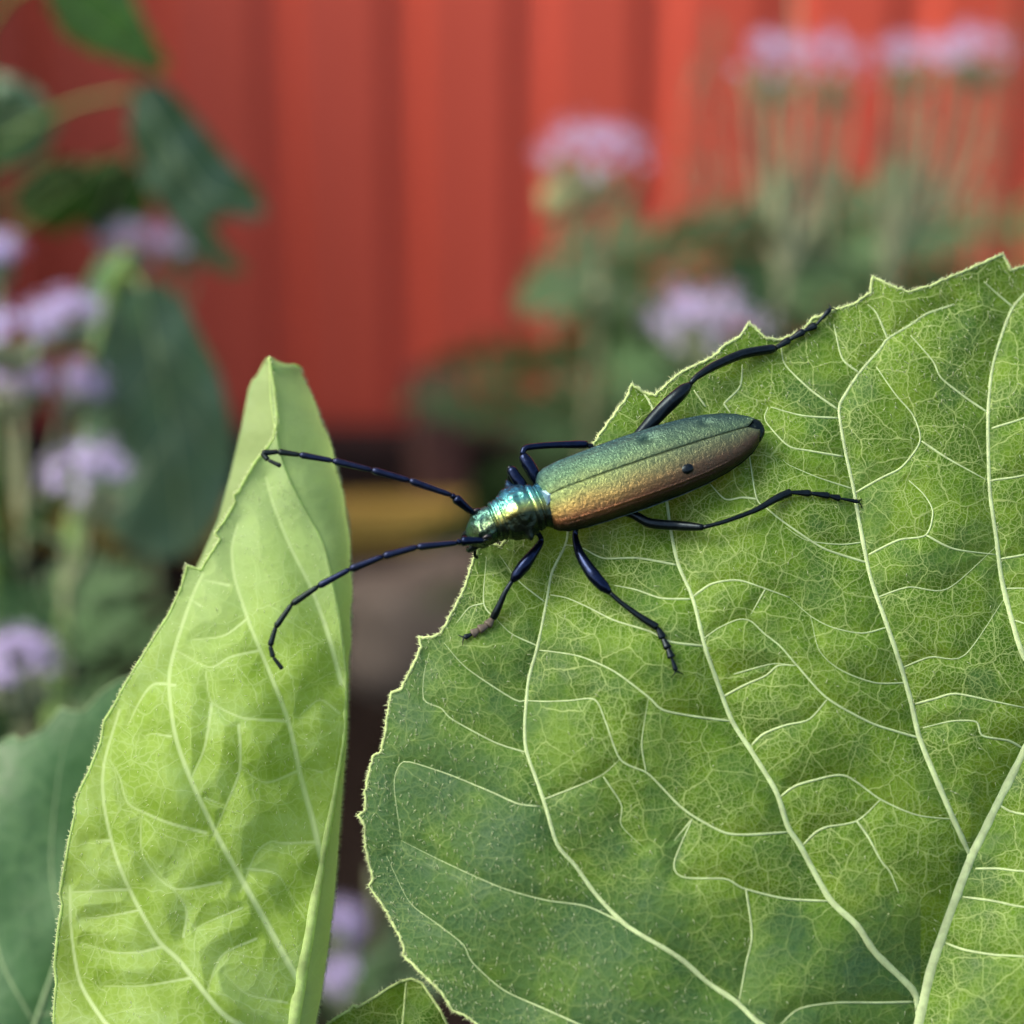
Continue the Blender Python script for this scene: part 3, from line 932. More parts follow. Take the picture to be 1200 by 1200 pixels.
    tube('petiole', path, np.linspace(0.0009, 0.0016, 20), M['vein_young'], root, 10)
    path = resample([(foot[0], foot[1], mb[2] - 0.035), (foot[0] + 0.004, foot[1], 0.14), (foot[0], foot[1], -0.02)], 24)
    tube('stem', path, np.linspace(0.0026, 0.0045, 24), M['stem'], root, 10)


make_folded_leaf()


# ------------------------------------------------------------------ other leaves: outline, axis, distance
def leaf_plant(leaves, foot, label, name='sunflower_plant', group=None, stem=None, stem_r=(0.003, 0.005)):
    """leaves: dicts with out, axis (base, ..., tip), z (mm), cup, tilt, mat"""
    root = empty(name, (foot[0], foot[1], 0))
    tag(root, label, 'plant', group)
    tops = []
    for L in leaves:
        out = np.asarray(L['out'], float); ax = np.asarray(L['axis'], float)
        axs = resample(ax, 40)
        segs = poly_segs([axs])
        z0, cup, tx, ty = L['z'], L.get('cup', 10.0), L.get('tx', 0.0), L.get('ty', 0.0)
        c = out.mean(0)
        size = np.ptp(out, axis=0).max() / 2
        ph = random.random() * 6

        def zf(x, y):
            x = np.atleast_1d(x).astype(float); y = np.atleast_1d(y).astype(float)
            d, _, _ = seg_dist(x, y, segs)
            u = d / size
            sc = z0 * K * 1000 / 1000.0 * 1000  # mm per pixel at that distance, times mm
            zz = z0 + tx * (x - c[0]) / size + ty * (y - c[1]) / size + cup * u ** 2 - 0.35 * cup * u
            zz += 0.07 * cup * np.sin(x / size * 9 + ph) * np.sin(y / size * 8 + ph)
            return zz * MM
        step = L.get('step', max(2.5, size / 45))
        px, py, q, edge = clipped_grid(out, step)
        tone = np.full(len(px), L.get('tone', 0.3))
        lf = mesh_obj('leaf', W(px, py, zf(px, py)), q[:, ::-1], M[L.get('mat', 'leaf_far')], root, attrs={'tone': tone}, uv=np.stack([px, py], -1) / 100.0)
        if L.get('label'): lf['label'] = L['label']
        pxm = z0 * MM * K
        r0 = L.get('rib', 2.2) * pxm
        tube('midrib', W(axs[:, 0], axs[:, 1], zf(axs[:, 0], axs[:, 1])), np.linspace(r0, r0 * 0.4, 40), M[L.get('vmat', 'vein')], lf, 8)
        for v in L.get('veins', []):
            p = resample(v, 24)
            tube('side_vein', W(p[:, 0], p[:, 1], zf(p[:, 0], p[:, 1]) + 0.0001), np.linspace(r0 * 0.55, r0 * 0.25, 24), M[L.get('vmat', 'vein')], lf, 6)
        if L.get('margin'):
            pp = []
            for a, b in zip(out, np.roll(out, -1, 0)):
                k_ = max(2, int(np.linalg.norm(b - a) / 5))
                for s in range(k_): pp.append(a + (b - a) * s / k_)
            pp = np.array(pp + [pp[0]])
            tube('margin', W(pp[:, 0], pp[:, 1], zf(pp[:, 0], pp[:, 1])), L['margin'] * pxm, M[L.get('vmat', 'vein')], lf, 6)
            if L.get('hairs'):
                mp_ = np.repeat(pp, 5, 0) + rng.normal(0, 1.0, (len(pp) * 5, 2))
                od = mp_ - c; od /= np.linalg.norm(od, axis=1)[:, None]
                dirs = CAM_R[:, 0] * od[:, :1] - CAM_R[:, 1] * od[:, 1:] + rng.normal(0, 0.5, (len(mp_), 3))
                Vh, Fh = hair_mesh(W(mp_[:, 0], mp_[:, 1], zf(mp_[:, 0], mp_[:, 1])), dirs, rng.uniform(2, 4.5, len(mp_)) * pxm, 0.5 * pxm)
                hh = mesh_obj('leaf_hairs', Vh, Fh, M['hair'], lf, smooth=False); hh['kind'] = 'stuff'
        b = W(axs[0, 0], axs[0, 1], zf(axs[0, 0], axs[0, 1]))[0]
        tops.append((b, W(axs[1, 0], axs[1, 1], zf(axs[1, 0], axs[1, 1]))[0], r0))
    # stem and petioles
    if stem is None:
        h = max(b[2] for b, _, _ in tops) * 0.9
        stem = [(foot[0], foot[1], -0.02), (foot[0] + 0.004, foot[1], h * 0.5), (foot[0], foot[1], h)]
    sp = resample([np.asarray(q_, float) for q_ in stem], 50)
    tube('stem', sp, np.linspace(stem_r[1], stem_r[0], 50), M['stem'], root, 10)
    for b, b1, r0 in tops:
        # join the stem lower than the leaf base
        tgt = sp[np.argmin(np.abs(sp[:, 2] - (b[2] - 0.35 * np.hypot(*(b - sp[np.argmin(abs(sp[:, 2] - b[2]))])[:2]))))]
        mid = (b * 0.6 + tgt * 0.4) + np.array([0, 0, 0.002]) + (b - b1) * 1.0
        tube('petiole', resample([b1, b, mid, tgt], 20), np.linspace(r0, r0 * 1.3, 20), M['stem'], root, 8)
    return root


# small leaf tip rising from below between the two bright leaves
f0 = W(455, 1420, 0.203)
leaf_plant([dict(out=[(470, 1150), (482, 1147), (494, 1152), (505, 1168), (516, 1184), (526, 1205), (540, 1250), (545, 1310), (530, 1360), (490, 1400), (450, 1405), (400, 1380), (365, 1330), (355, 1280), (362, 1230),
                      (378, 1205), (392, 1194), (410, 1183), (414, 1178), (420, 1180), (440, 1168), (455, 1158)],
                 axis=[(448, 1405), (455, 1320), (468, 1240), (476, 1150)], z=204.0, cup=9.0, ty=-2.0, mat='leaf', vmat='margin', tone=0.15, margin=1.6, hairs=True, rib=3.0, step=2.5,
                 veins=[[(460, 1290), (430, 1240), (408, 1205)], [(466, 1245), (448, 1215), (436, 1185)], [(463, 1275), (490, 1235), (506, 1200)]])],
           (f0[0] + 0.004, f0[1] + 0.02), 'plant showing only a small pointed leaf tip between the folded leaf and the broad leaf')

# greyish leaf low on the left, behind the folded leaf
f1 = W(60, 1600, 0.25)
leaf_plant([dict(out=[(-260, 960), (-180, 905), (-90, 885), (-20, 878), (-3, 872), (6, 866), (16, 862), (24, 868), (50, 856), (66, 836), (72, 829), (80, 833), (98, 834), (118, 812), (136, 800), (160, 790), (215, 790), (280, 820), (330, 900), (345, 1000), (320, 1120), (270, 1240),
                      (190, 1360), (80, 1440), (-60, 1440), (-200, 1340), (-270, 1200), (-300, 1060)],
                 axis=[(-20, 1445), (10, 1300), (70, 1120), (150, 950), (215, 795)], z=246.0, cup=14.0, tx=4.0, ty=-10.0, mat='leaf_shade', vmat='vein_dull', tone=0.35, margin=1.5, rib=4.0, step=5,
                 veins=[[(40, 1200), (0, 1120), (-10, 1020), (0, 900)], [(75, 1110), (60, 1010), (70, 900), (85, 845)], [(10, 1300), (-60, 1210), (-120, 1080), (-140, 940)], [(115, 1020), (105, 960), (110, 900), (120, 830)],
                        [(45, 1190), (110, 1180), (200, 1130)], [(70, 1120), (140, 1090), (240, 1020)]])],
           (f1[0] + 0.01, f1[1] + 0.03), 'plant with a broad dull grey-green leaf behind the foot of the folded leaf')

# tall leafy plant in the left background
zt = 560.0
fT = W(20, 300, zt * MM)
leaf_plant([
    dict(out=[(170, 92), (196, 100), (214, 118), (240, 150), (270, 188), (300, 218), (313, 250), (296, 258), (268, 252), (248, 262), (262, 288), (292, 318), (262, 322), (228, 296), (196, 255), (168, 212), (150, 160), (152, 115)],
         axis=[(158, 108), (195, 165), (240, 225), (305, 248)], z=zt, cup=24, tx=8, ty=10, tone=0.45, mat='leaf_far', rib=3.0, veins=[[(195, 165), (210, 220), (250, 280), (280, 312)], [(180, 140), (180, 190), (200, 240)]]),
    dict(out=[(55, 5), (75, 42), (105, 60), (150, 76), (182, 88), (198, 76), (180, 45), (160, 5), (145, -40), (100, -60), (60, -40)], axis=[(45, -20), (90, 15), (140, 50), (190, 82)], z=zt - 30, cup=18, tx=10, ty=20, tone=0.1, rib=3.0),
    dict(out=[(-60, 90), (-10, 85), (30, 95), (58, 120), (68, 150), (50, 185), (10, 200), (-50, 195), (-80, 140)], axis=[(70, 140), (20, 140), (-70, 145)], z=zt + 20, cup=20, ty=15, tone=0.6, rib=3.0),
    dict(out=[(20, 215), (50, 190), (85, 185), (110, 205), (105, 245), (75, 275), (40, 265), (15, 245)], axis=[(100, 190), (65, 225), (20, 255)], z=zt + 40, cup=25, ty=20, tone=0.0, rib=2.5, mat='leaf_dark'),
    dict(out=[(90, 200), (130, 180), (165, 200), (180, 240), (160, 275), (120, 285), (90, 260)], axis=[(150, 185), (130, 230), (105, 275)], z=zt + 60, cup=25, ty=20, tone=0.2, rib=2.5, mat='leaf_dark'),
], (fT[0] - 0.012, fT[1] + 0.02), 'tall leafy plant with drooping dark green leaves in front of the red wall', stem_r=(0.003, 0.006),
    stem=[(fT[0] - 0.012, fT[1] + 0.02, -0.02), (fT[0] - 0.02, fT[1] + 0.02, 0.2), (W(0, 30, zt * MM)[0] - 0.004, fT[1] + 0.01, W(0, 30, zt * MM)[2]), W(-40, -120, zt * MM)])

# big dark leaf hanging behind the left flowers
z5 = 470.0
f5 = W(60, 900, z5 * MM)
leaf_plant([
    dict(out=[(150, 335), (185, 330), (214, 350), (236, 395), (258, 440), (271, 490), (274, 545), (262, 600), (235, 640), (200, 655), (160, 650), (125, 620), (105, 570), (98, 500), (105, 430), (125, 370)],
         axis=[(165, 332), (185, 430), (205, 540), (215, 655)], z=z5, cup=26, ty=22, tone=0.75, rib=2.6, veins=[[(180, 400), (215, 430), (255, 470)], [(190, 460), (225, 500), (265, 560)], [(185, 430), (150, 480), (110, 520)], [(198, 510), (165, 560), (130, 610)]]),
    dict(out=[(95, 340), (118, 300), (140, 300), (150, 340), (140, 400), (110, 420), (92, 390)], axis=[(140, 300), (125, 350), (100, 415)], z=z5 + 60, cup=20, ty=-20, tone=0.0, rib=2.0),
], (f5[0], f5[1]), 'plant with one large dark blue-green leaf hanging beside the lavender flowers', stem_r=(0.0025, 0.005),
    stem=[(f5[0], f5[1], -0.02), (f5[0] - 0.004, f5[1] + 0.005, 0.22), W(120, 420, (z5 + 25) * MM), W(150, 300, (z5 + 15) * MM)])


# ------------------------------------------------------------------ phacelia-like lavender flowers
def floret(g, c, nrm, size, r_):
    nrm = nrm / np.linalg.norm(nrm)
    a = np.cross(nrm, [0.3, 0.5, 0.8]); a /= np.linalg.norm(a); b = np.cross(nrm, a)
    rot = r_.random() * 6.28
    V = [c - nrm * size * 0.35]
    F = []
    for k_ in range(5):
        t0 = rot + k_ * 1.2566
        for dt, rr, up in ((-0.42, 0.62, 0.15), (0.0, 1.0, 0.32), (0.42, 0.62, 0.15)):
            V.append(c + size * (rr * 0.6 * (math.cos(t0 + dt) * a + math.sin(t0 + dt) * b) + up * nrm))
        i = 1 + k_ * 3
        F.append((0, i, i + 1)); F.append((0, i + 1, i + 2))
    g.add(V, F)
    # long stamens
    for k_ in range(4):
        t0 = rot + k_ * 1.57 + 0.5
        d = nrm + 0.35 * (math.cos(t0) * a + math.sin(t0) * b)
        e = c + d * size * 1.15
        w = a * size * 0.03; w2 = b * size * 0.03
        g.add([c + w, c - w, c + w2, e], [(0, 1, 3), (1, 2, 3), (2, 0, 3)])
        v, f = box_verts(e, a * size * 0.07, b * size * 0.05, nrm * size * 0.05)
        g.add(v, f)


def flower_head(px, py, z, wpx, hpx, parent, r_, dens=1.0):
    """cymes curled into a flat-domed head; returns the point where its stalk starts"""
    pm = z * K
    c = W(px, py, z)
    rt, up, bk = CAM_R[:, 0], np.array([0, 0, 1.0]), np.array([0, 1.0, 0])
    g, gb = Geo(), Geo()
    wm, hm = wpx * pm / 2, hpx * pm / 2
    n = int(46 * dens)
    size0 = np.clip(wm * 0.24, 0.0028, 0.0052)
    for k_ in range(n):
        th = r_.random() * 6.283; rad = math.sqrt(r_.random())
        x, y = math.cos(th) * rad, math.sin(th) * rad
        zz = math.sqrt(max(0, 1 - rad * rad)) * 0.8 + r_.uniform(-0.35, 0.15)
        p = c + rt * x * wm + bk * y * wm * 0.8 + up * (zz - 0.25) * hm
        nrm = rt * x + bk * y * 0.8 + up * (0.5 + 0.5 * zz) + r_.normal(0, 0.25, 3)
        floret(g, p, nrm, size0 * r_.uniform(0.7, 1.15), r_)
    for k_ in range(int(34 * dens)):
        th = r_.random() * 6.283; rad = math.sqrt(r_.random()) * 0.85
        p = c + rt * math.cos(th) * rad * wm + bk * math.sin(th) * rad * wm * 0.8 - up * hm * r_.uniform(0.25, 0.9)
        s = size0 * r_.uniform(0.25, 0.5)
        v = [p + np.array(q) * s for q in ((1, 0, 0), (-1, 0, 0), (0, 1, 0), (0, -1, 0), (0, 0, 1.5), (0, 0, -1.5))]
        gb.add(v, [(0, 2, 4), (2, 1, 4), (1, 3, 4), (3, 0, 4), (2, 0, 5), (1, 2, 5), (3, 1, 5), (0, 3, 5)])
        # branchlet to the head's foot
        ft = c - up * hm * 1.25
        vv, ff = tube_geo(resample([p, (p + ft) / 2 + (p - c) * 0.2, ft], 5), size0 * 0.10, 4, False)
        gb.add(vv, ff)
    fh = g.build('flower_head', M['petal'], parent, smooth=False)
    gb.build('bud_cluster', M['bud'], fh, smooth=False)
    return c - up * hm * 1.15


def feather_leaf(p0, d, length, parent, r_, mat):
    """finely divided leaf: curved rachis with toothed leaflets"""
    d = np.asarray(d, float); d /= np.linalg.norm(d)
    side = np.cross(d, [0, 0, 1.0]); side /= max(np.linalg.norm(side), 1e-6)
    nrm = np.cross(side, d)
    rl = r_.uniform(-1.1, 1.1)
    side, nrm = side * math.cos(rl) + nrm * math.sin(rl), nrm * math.cos(rl) - side * math.sin(rl)
    pts = [p0 + d * length * t - np.array([0, 0, 1.0]) * length * 0.35 * t * t for t in np.linspace(0, 1, 9)]
    g = Geo()
    v, f = tube_geo(np.array(pts), np.linspace(0.0009, 0.0003, 9), 5); g.add(v, f)
    for i in range(1, 9):
        t = i / 8
        ll = length * 0.36 * math.sin(math.pi * min(1, 0.18 + 0.8 * t)) * r_.uniform(0.8, 1.15) + length * 0.05
        for sgn in (-1, 1):
            b = pts[i]
            e = b + (side * sgn * 0.85 + d * 0.5 + nrm * r_.uniform(-0.1, 0.35)) * ll
            ax = e - b
            pr = np.cross(ax, nrm); pr /= max(np.linalg.norm(pr), 1e-9)
            wv = ll * 0.17
            # lobed leaflet
            prof = [(0.0, 0.05), (0.18, 0.7), (0.3, 0.35), (0.42, 1.0), (0.55, 0.4), (0.68, 0.8), (0.8, 0.3), (0.9, 0.4), (1.0, 0.0)]
            L_ = [b + ax * a_ + pr * wv * w_ + nrm * ll * 0.05 * math.sin(a_ * 5) for a_, w_ in prof]
            R_ = [b + ax * a_ - pr * wv * w_ + nrm * ll * 0.05 * math.sin(a_ * 5) for a_, w_ in prof]
            m_ = len(prof)
            g.add(L_ + R_, [(i_, i_ + 1, m_ + i_ + 1, m_ + i_) for i_ in range(m_ - 1)])
    g.build('feathery_leaf', mat, parent, smooth=False)


def phacelia(label, heads, junction, leaves=(), seed=0, group='lavender flowers in the bed', stem_px=6, bare=(), mat='phleaf', branch=True, stalk='phstem', buds=()):
    r_ = np.random.default_rng(seed)
    J = W(*junction[:2], junction[2])
    foot = np.array([J[0] + r_.normal(0, 0.004), J[1] + 0.015, -0.015])
    root = empty('lavender_flower_plant', (foot[0], foot[1], 0))
    tag(root, label, 'flower', group)
    r0 = stem_px * junction[2] * K / 2
    for (px, py, z, wpx, hpx) in heads:
        e = flower_head(px, py, z, wpx, hpx, root, r_)
        mid = (e + J) / 2 + np.array([(e - J)[0] * 0.22, 0, 0.0])
        tube('flower_stalk', resample([e + np.array([0, 0, 0.004]), mid, J], 20), np.linspace(r0 * 0.55, r0 * 0.9, 20), M[stalk], root, 7)
        if branch:
            for s in (-1, 1):
                e2 = e + np.array([s * wpx * z * K * 0.3, 0, 0.004])
                mid2 = (e2 + J) / 2 + np.array([(e2 - J)[0] * 0.25, 0.0, 0])
                tube('flower_stalk', resample([e2, mid2, J + np.array([0, 0.002, 0.004])], 18), np.linspace(r0 * 0.35, r0 * 0.6, 18), M[stalk], root, 6)
    for (px, py, z, wpx) in buds:
        c, rm = W(px, py, z), wpx * z * K / 2
        g = Geo()
        for k_ in range(30):
            d = r_.normal(0, 1, 3); d /= np.linalg.norm(d)
            p = c + d * rm * 0.7
            a_ = np.cross(d, [0.2, 0.4, 0.9]); a_ /= np.linalg.norm(a_); b_ = np.cross(d, a_)
            sz = rm * 0.34
            g.add([p + a_ * sz, p - a_ * sz, p + b_ * sz, p - b_ * sz, p + d * sz * 1.6, p - d * sz], [(0, 2, 4), (2, 1, 4), (1, 3, 4), (3, 0, 4), (2, 0, 5), (1, 2, 5), (3, 1, 5), (0, 3, 5)])
        g.build('flower_bud', M['palebud'], root)
        tube('bud_stalk', resample([c, (c + J) / 2 + np.array([(c - J)[0] * 0.3, 0, 0.002]), J + np.array([0, 0, 0.01])], 12), r0 * 0.5, M[stalk], root, 6)
    for (px, py, z) in bare:
        e = W(px, py, z)
        tube('dry_stalk', resample([e, (e + J) / 2 + np.array([(e - J)[0] * 0.2, 0.004, 0]), J], 18), np.linspace(r0 * 0.3, r0 * 0.6, 18), M['straw'], root, 6)
    tube('stem', resample([J, (J + foot) / 2 + r_.normal(0, 0.004, 3) * np.array([1, 1, 0]), foot], 24), np.linspace(r0, r0 * 1.5, 24), M[stalk], root, 8)
    for (px, py, z, lpx, ang) in leaves:
        p = W(px, py, z)
        a = math.radians(ang)
        d = CAM_R[:, 0] * math.cos(a) + CAM_R[:, 1] * math.sin(a) + np.array([0, r_.uniform(-0.5, 0.5), 0])
        feather_leaf(p, d, lpx * z * K, root, r_, M[mat])
        # petiole to the stem axis
        h = np.clip(p[2] - 0.012, 0.0, J[2])
        q = J + (foot - J) * (J[2] - h) / max(J[2] - foot[2], 1e-6)
        tube('leaf_stalk', resample([p, (p + q) / 2, q], 8), 0.0008, M[stalk], root, 5)
    return root


phacelia('lavender flower head standing alone before the bare red wall, a pale bud below it', [(695, 182, 0.72, 125, 95)], (703, 330, 0.72),
         [(700, 330, 0.72, 90, 20), (700, 350, 0.72, 110, 160), (705, 400, 0.73, 120, 40), (700, 430, 0.72, 120, 150), (710, 450, 0.72, 120, 10), (704, 480, 0.71, 130, 60), (700, 500, 0.72, 120, 200), (702, 390, 0.72, 100, 110)], 11,
         mat='phleaf_light', stem_px=15, branch=False, buds=[(652, 238, 0.715, 40)])
phacelia('two lavender heads side by side on long pale stalks joined low down', [(905, 72, 0.68, 85, 85), (975, 72, 0.69, 85, 90)], (918, 330, 0.68),
         [(918, 320, 0.68, 110, 170), (918, 330, 0.68, 110, 20), (920, 360, 0.68, 120, 150), (918, 390, 0.68, 130, 30), (920, 430, 0.68, 120, 200), (916, 300, 0.68, 90, 120), (920, 470, 0.68, 140, 100)], 12,
         stem_px=19, bare=[(880, 150, 0.68), (945, 140, 0.68), (905, 130, 0.69), (932, -40, 0.74)])
phacelia('flat wide pair of lavender heads whose stalk bundle rises behind the broad leaf edge', [(1070, 66, 0.70, 85, 65), (1140, 60, 0.71, 90, 70)], (1040, 325, 0.70),
         [(1040, 330, 0.70, 120, 20), (1042, 310, 0.70, 110, 60), (1045, 340, 0.70, 120, 160), (1040, 360, 0.70, 120, 10)], 13,
         stem_px=18, bare=[(1045, 120, 0.70), (1085, 110, 0.70), (1110, 120, 0.71), (1030, 150, 0.70)])
phacelia('low lavender head just above the toothed edge of the broad leaf', [(828, 378, 0.60, 135, 95)], (832, 480, 0.60),
         [(830, 470, 0.60, 110, 170), (830, 450, 0.60, 110, 130), (832, 440, 0.6, 90, 60)], 14, stem_px=9, branch=False)
phacelia('bright lavender cluster of several heads beside the large dark hanging leaf', [(20, 392, 0.44, 95, 70), (78, 370, 0.45, 75, 60), (20, 448, 0.45, 75, 70), (92, 456, 0.46, 55, 55), (-4, 300, 0.46, 40, 60)], (28, 620, 0.45),
         [(28, 640, 0.45, 130, 60), (26, 660, 0.45, 130, 150), (30, 700, 0.45, 140, 20), (28, 760, 0.45, 130, 100), (28, 800, 0.45, 150, 40)], 15, stem_px=11, branch=False)
phacelia('rounded lavender head on a short yellowish stalk in front of the large dark leaf', [(103, 556, 0.43, 88, 92)], (78, 690, 0.43),
         [(78, 700, 0.43, 110, 30), (76, 740, 0.43, 120, 140), (80, 780, 0.43, 140, 60), (78, 820, 0.43, 130, 20), (78, 640, 0.43, 80, 150)], 16, stem_px=13, branch=False, mat='phleaf_light')
phacelia('lowest lavender head on the left, above the dull grey-green leaf', [(22, 778, 0.40, 95, 95)], (20, 880, 0.41),
         [(20, 850, 0.41, 120, 40), (20, 880, 0.41, 120, 120)], 17, stem_px=8, branch=False)
phacelia('dim pair of lavender heads tucked under the drooping leaves of the tall plant', [(150, 285, 0.62, 75, 62), (212, 280, 0.62, 66, 60)], (170, 420, 0.62),
         [(170, 430, 0.62, 100, 30), (170, 460, 0.62, 100, 150)], 18, stem_px=8)
phacelia('small shaded violet heads low down in the gap beside the folded leaf', [(398, 1085, 0.50, 48, 56), (398, 1148, 0.48, 52, 60)], (410, 1240, 0.49),
         [(410, 1180, 0.42, 110, 60), (415, 1150, 0.42, 120, 20), (440, 1120, 0.43, 100, 40)], 19, stem_px=8, branch=False)


# leafy low clumps without flowers between the stalks
def leafy_clump(label, px, py, z, n, size, seed, mat, spread=60):
    r_ = np.random.default_rng(seed)
    c = W(px, py, z)
    root = empty('leafy_plant', (c[0], c[1], 0))
    tag(root, label, 'plant', 'leafy plants in the bed')
    tube('stem', resample([(c[0], c[1], -0.015), (c[0] + 0.004, c[1] + 0.003, c[2] * 0.5), (c[0], c[1], c[2] + 0.01)], 16), np.linspace(0.003, 0.0012, 16), M['phstem'], root, 7)
    for k_ in range(n):
        t = (k_ + 0.5) / n
        h = c[2] * (0.30 + 0.70 * t)
        a = k_ * 2.4 + r_.uniform(-0.3, 0.3)
        d = np.array([math.cos(a), math.sin(a), r_.uniform(0.1, 0.7)])
        feather_leaf(np.array([c[0], c[1], h]), d, size * r_.uniform(0.75, 1.2), root, r_, M[mat])


leafy_clump('feathery green plant between the lone flower head and the pale stalks', 770, 290, 0.80, 16, 0.085, 31, 'phleaf')
leafy_clump('fresh green feathery plant under the paired heads, above the leaf edge', 968, 275, 0.78, 14, 0.075, 32, 'phleaf_light')
leafy_clump('feathery plant leaning out past the flat wide pair of heads', 1150, 250, 0.82, 14, 0.080, 33, 'phleaf_light')
leafy_clump('dark feathery plant standing by the dark board, next to the lone flower stem', 645, 375, 0.95, 14, 0.075, 34, 'phleaf')
leafy_clump('dark feathery plant low among the bright cluster of lavender heads', 70, 700, 0.62, 14, 0.060, 35, 'phleaf')
leafy_clump('shaded feathery plant in the gap beside the folded leaf', 440, 1060, 0.52, 9, 0.045, 36, 'phleaf')


leafy_clump('feathery plant tangled with the straw stalks near the lone flower', 735, 340, 0.88, 16, 0.085, 37, 'phleaf')
leafy_clump('feathery plant close to the wall behind the pale flower stalks', 880, 270, 0.98, 16, 0.090, 38, 'phleaf')
leafy_clump('feathery plant close to the wall between the two stalk bundles', 1010, 240, 1.0, 16, 0.090, 39, 'phleaf')


def dry_stalks(label, lines, seed):
    r_ = np.random.default_rng(seed)
    b = W(lines[0][0], lines[0][1] + 420, lines[0][2])
    root = empty('dry_grass', (b[0], b[1], 0))
    tag(root, label, 'grass', 'dry grass tufts by the wall')
    for (px, py, z, dx) in lines:
        e = W(px, py, z)
        ft = np.array([b[0] + r_.normal(0, 0.006), e[1] + 0.01, -0.01])
        mid = (e + ft) / 2 + np.array([dx, 0, 0.03])
        tube('stalk', resample([ft, mid, e], 20), np.linspace(0.0011, 0.0005, 20), M['straw'], root, 6)
        g = Geo()
        for k_ in range(26):
            t = r_.random()
            p = e + (e - mid) / np.linalg.norm(e - mid) * (t - 0.8) * 0.045 + r_.normal(0, 0.003, 3)
            d = np.array([r_.normal(0, 0.5), r_.normal(0, 0.5), 1.0]) * 0.004
            w = np.cross(d, r_.normal(0, 1, 3)); w = w / np.linalg.norm(w) * 0.0007
            g.add([p - d, p + w, p + d, p - w], [(0, 1, 2, 3)])
        g.build('seed_head', M['straw'], root, smooth=False)


dry_stalks('thin straw-coloured grass stalks left of the paired heads', [(838, 30, 0.95, 0.0), (812, 90, 0.95, -0.01), (862, 130, 0.96, 0.008), (830, 190, 0.95, 0.0), (795, 230, 0.95, -0.01)], 41)
dry_stalks('thin straw-coloured grass stalks beyond the flat wide pair of heads', [(1165, 140, 0.95, 0.01), (1185, 40, 0.95, 0.012), (1140, 200, 0.95, 0.0), (1020, 230, 0.95, 0.0)], 42)


# tall leafy plants added past the frame to shade the wall, copies of one
def shading_plant(x, y, h, seed):
    r_ = np.random.default_rng(seed)
    root = empty('shade_plant', (x, y, 0))
    tag(root, 'tall leafy plant added out of view to shade the red wall', 'plant', 'added plants that shade the wall')
    tube('stem', resample([(x, y, -0.02), (x + 0.006, y + 0.004, h * 0.5), (x, y, h)], 16), np.linspace(0.005, 0.002, 16), M['stem'], root, 7)
    for k_ in range(14):
        z0 = h * (0.22 + 0.78 * k_ / 13)
        a = k_ * 2.4 + r_.uniform(-0.3, 0.3)
        ln = (0.15 - 0.05 * k_ / 13) * r_.uniform(0.85, 1.15)
        d = np.array([math.cos(a), math.sin(a), 0]); sd = np.array([-d[1], d[0], 0])
        V, F = [], []
        n = 10
        for i in range(n):
            t = i / (n - 1)
            c = np.array([x, y, z0]) + d * (0.03 + ln * t) + np.array([0, 0, 0.05 * t - 0.16 * ln / 0.15 * t * t])
            w = ln * 0.42 * math.sin(math.pi * min(1, 0.10 + 0.9 * t) ** 0.75) * (1.0 if i % 2 else 0.9)
            for q in (-1, -0.5, 0, 0.5, 1):
                V.append(c + sd * w * q + np.array([0, 0, 0.25 * w * abs(q)]))
        for i in range(n - 1):
            for j in range(4):
                F.append((i * 5 + j, i * 5 + j + 1, i * 5 + j + 6, i * 5 + j + 5))
        lf = mesh_obj('leaf', np.array(V), F, M['leaf_far'], root, attrs={'tone': np.full(len(V), 0.3)}, uv=np.array([(v[0] * 10, v[1] * 10) for v in V]))
        tube('petiole', resample([(x, y, z0 - 0.01), np.array([x, y, z0]) + d * 0.034], 5), 0.0018, M['stem'], root, 6)
    return root


def copy_plant(src, x, y, rz, sc):
    r0 = src.copy(); COL.objects.link(r0)
    r0.location = (x, y, 0); r0.rotation_euler = (0, 0, rz); r0.scale = (sc, sc, sc)
    for ch in list(src.children):
        c = ch.copy(); COL.objects.link(c); c.parent = r0
    return r0


proto = shading_plant(-0.62, 0.80, 0.58, 51)
for i, (x, y) in enumerate([(-0.50, 1.02), (-0.80, 0.98), (-0.98, 0.80), (-1.20, 0.95), (-1.42, 0.82), (-1.65, 0.95), (-0.74, 0.62), (0.58, 0.78), (0.72, 1.02), (0.86, 0.82), (1.04, 1.0), (1.22, 0.82), (1.44, 0.96), (1.66, 0.84), (0.66, 0.58), (-0.60, 1.24), (-0.74, 1.20), (-0.88, 1.26), (-1.04, 1.18), (-1.25, 1.25), (-0.66, 1.12), (-0.95, 1.10), (-0.60, 1.33), (-0.80, 1.33), (-1.15, 1.32)]):
    copy_plant(proto, x, y, i * 1.9, (0.9 if y < 1.05 else 1.32) + 0.2 * ((i * 37) % 10) / 10)


# ------------------------------------------------------------------ the beetle
def chitin(name, c_top, rough=0.28, metal=0.85, bump_s=0.3, scale=2500.0):
    t = NT(name)
    co = t.n('TexCoord').outputs['Object']
    nz = t.noise(co, scale, 3.0, 0.6)
    col = t.mix(t.maprange(nz.outputs['Fac'], 0.3, 0.7), tuple(q * 0.6 for q in c_top), c_top)
    return t.finish(t.principled(col, rough, metal, 0.5, t.bump(nz.outputs['Fac'], bump_s, 0.00006)).outputs[0])


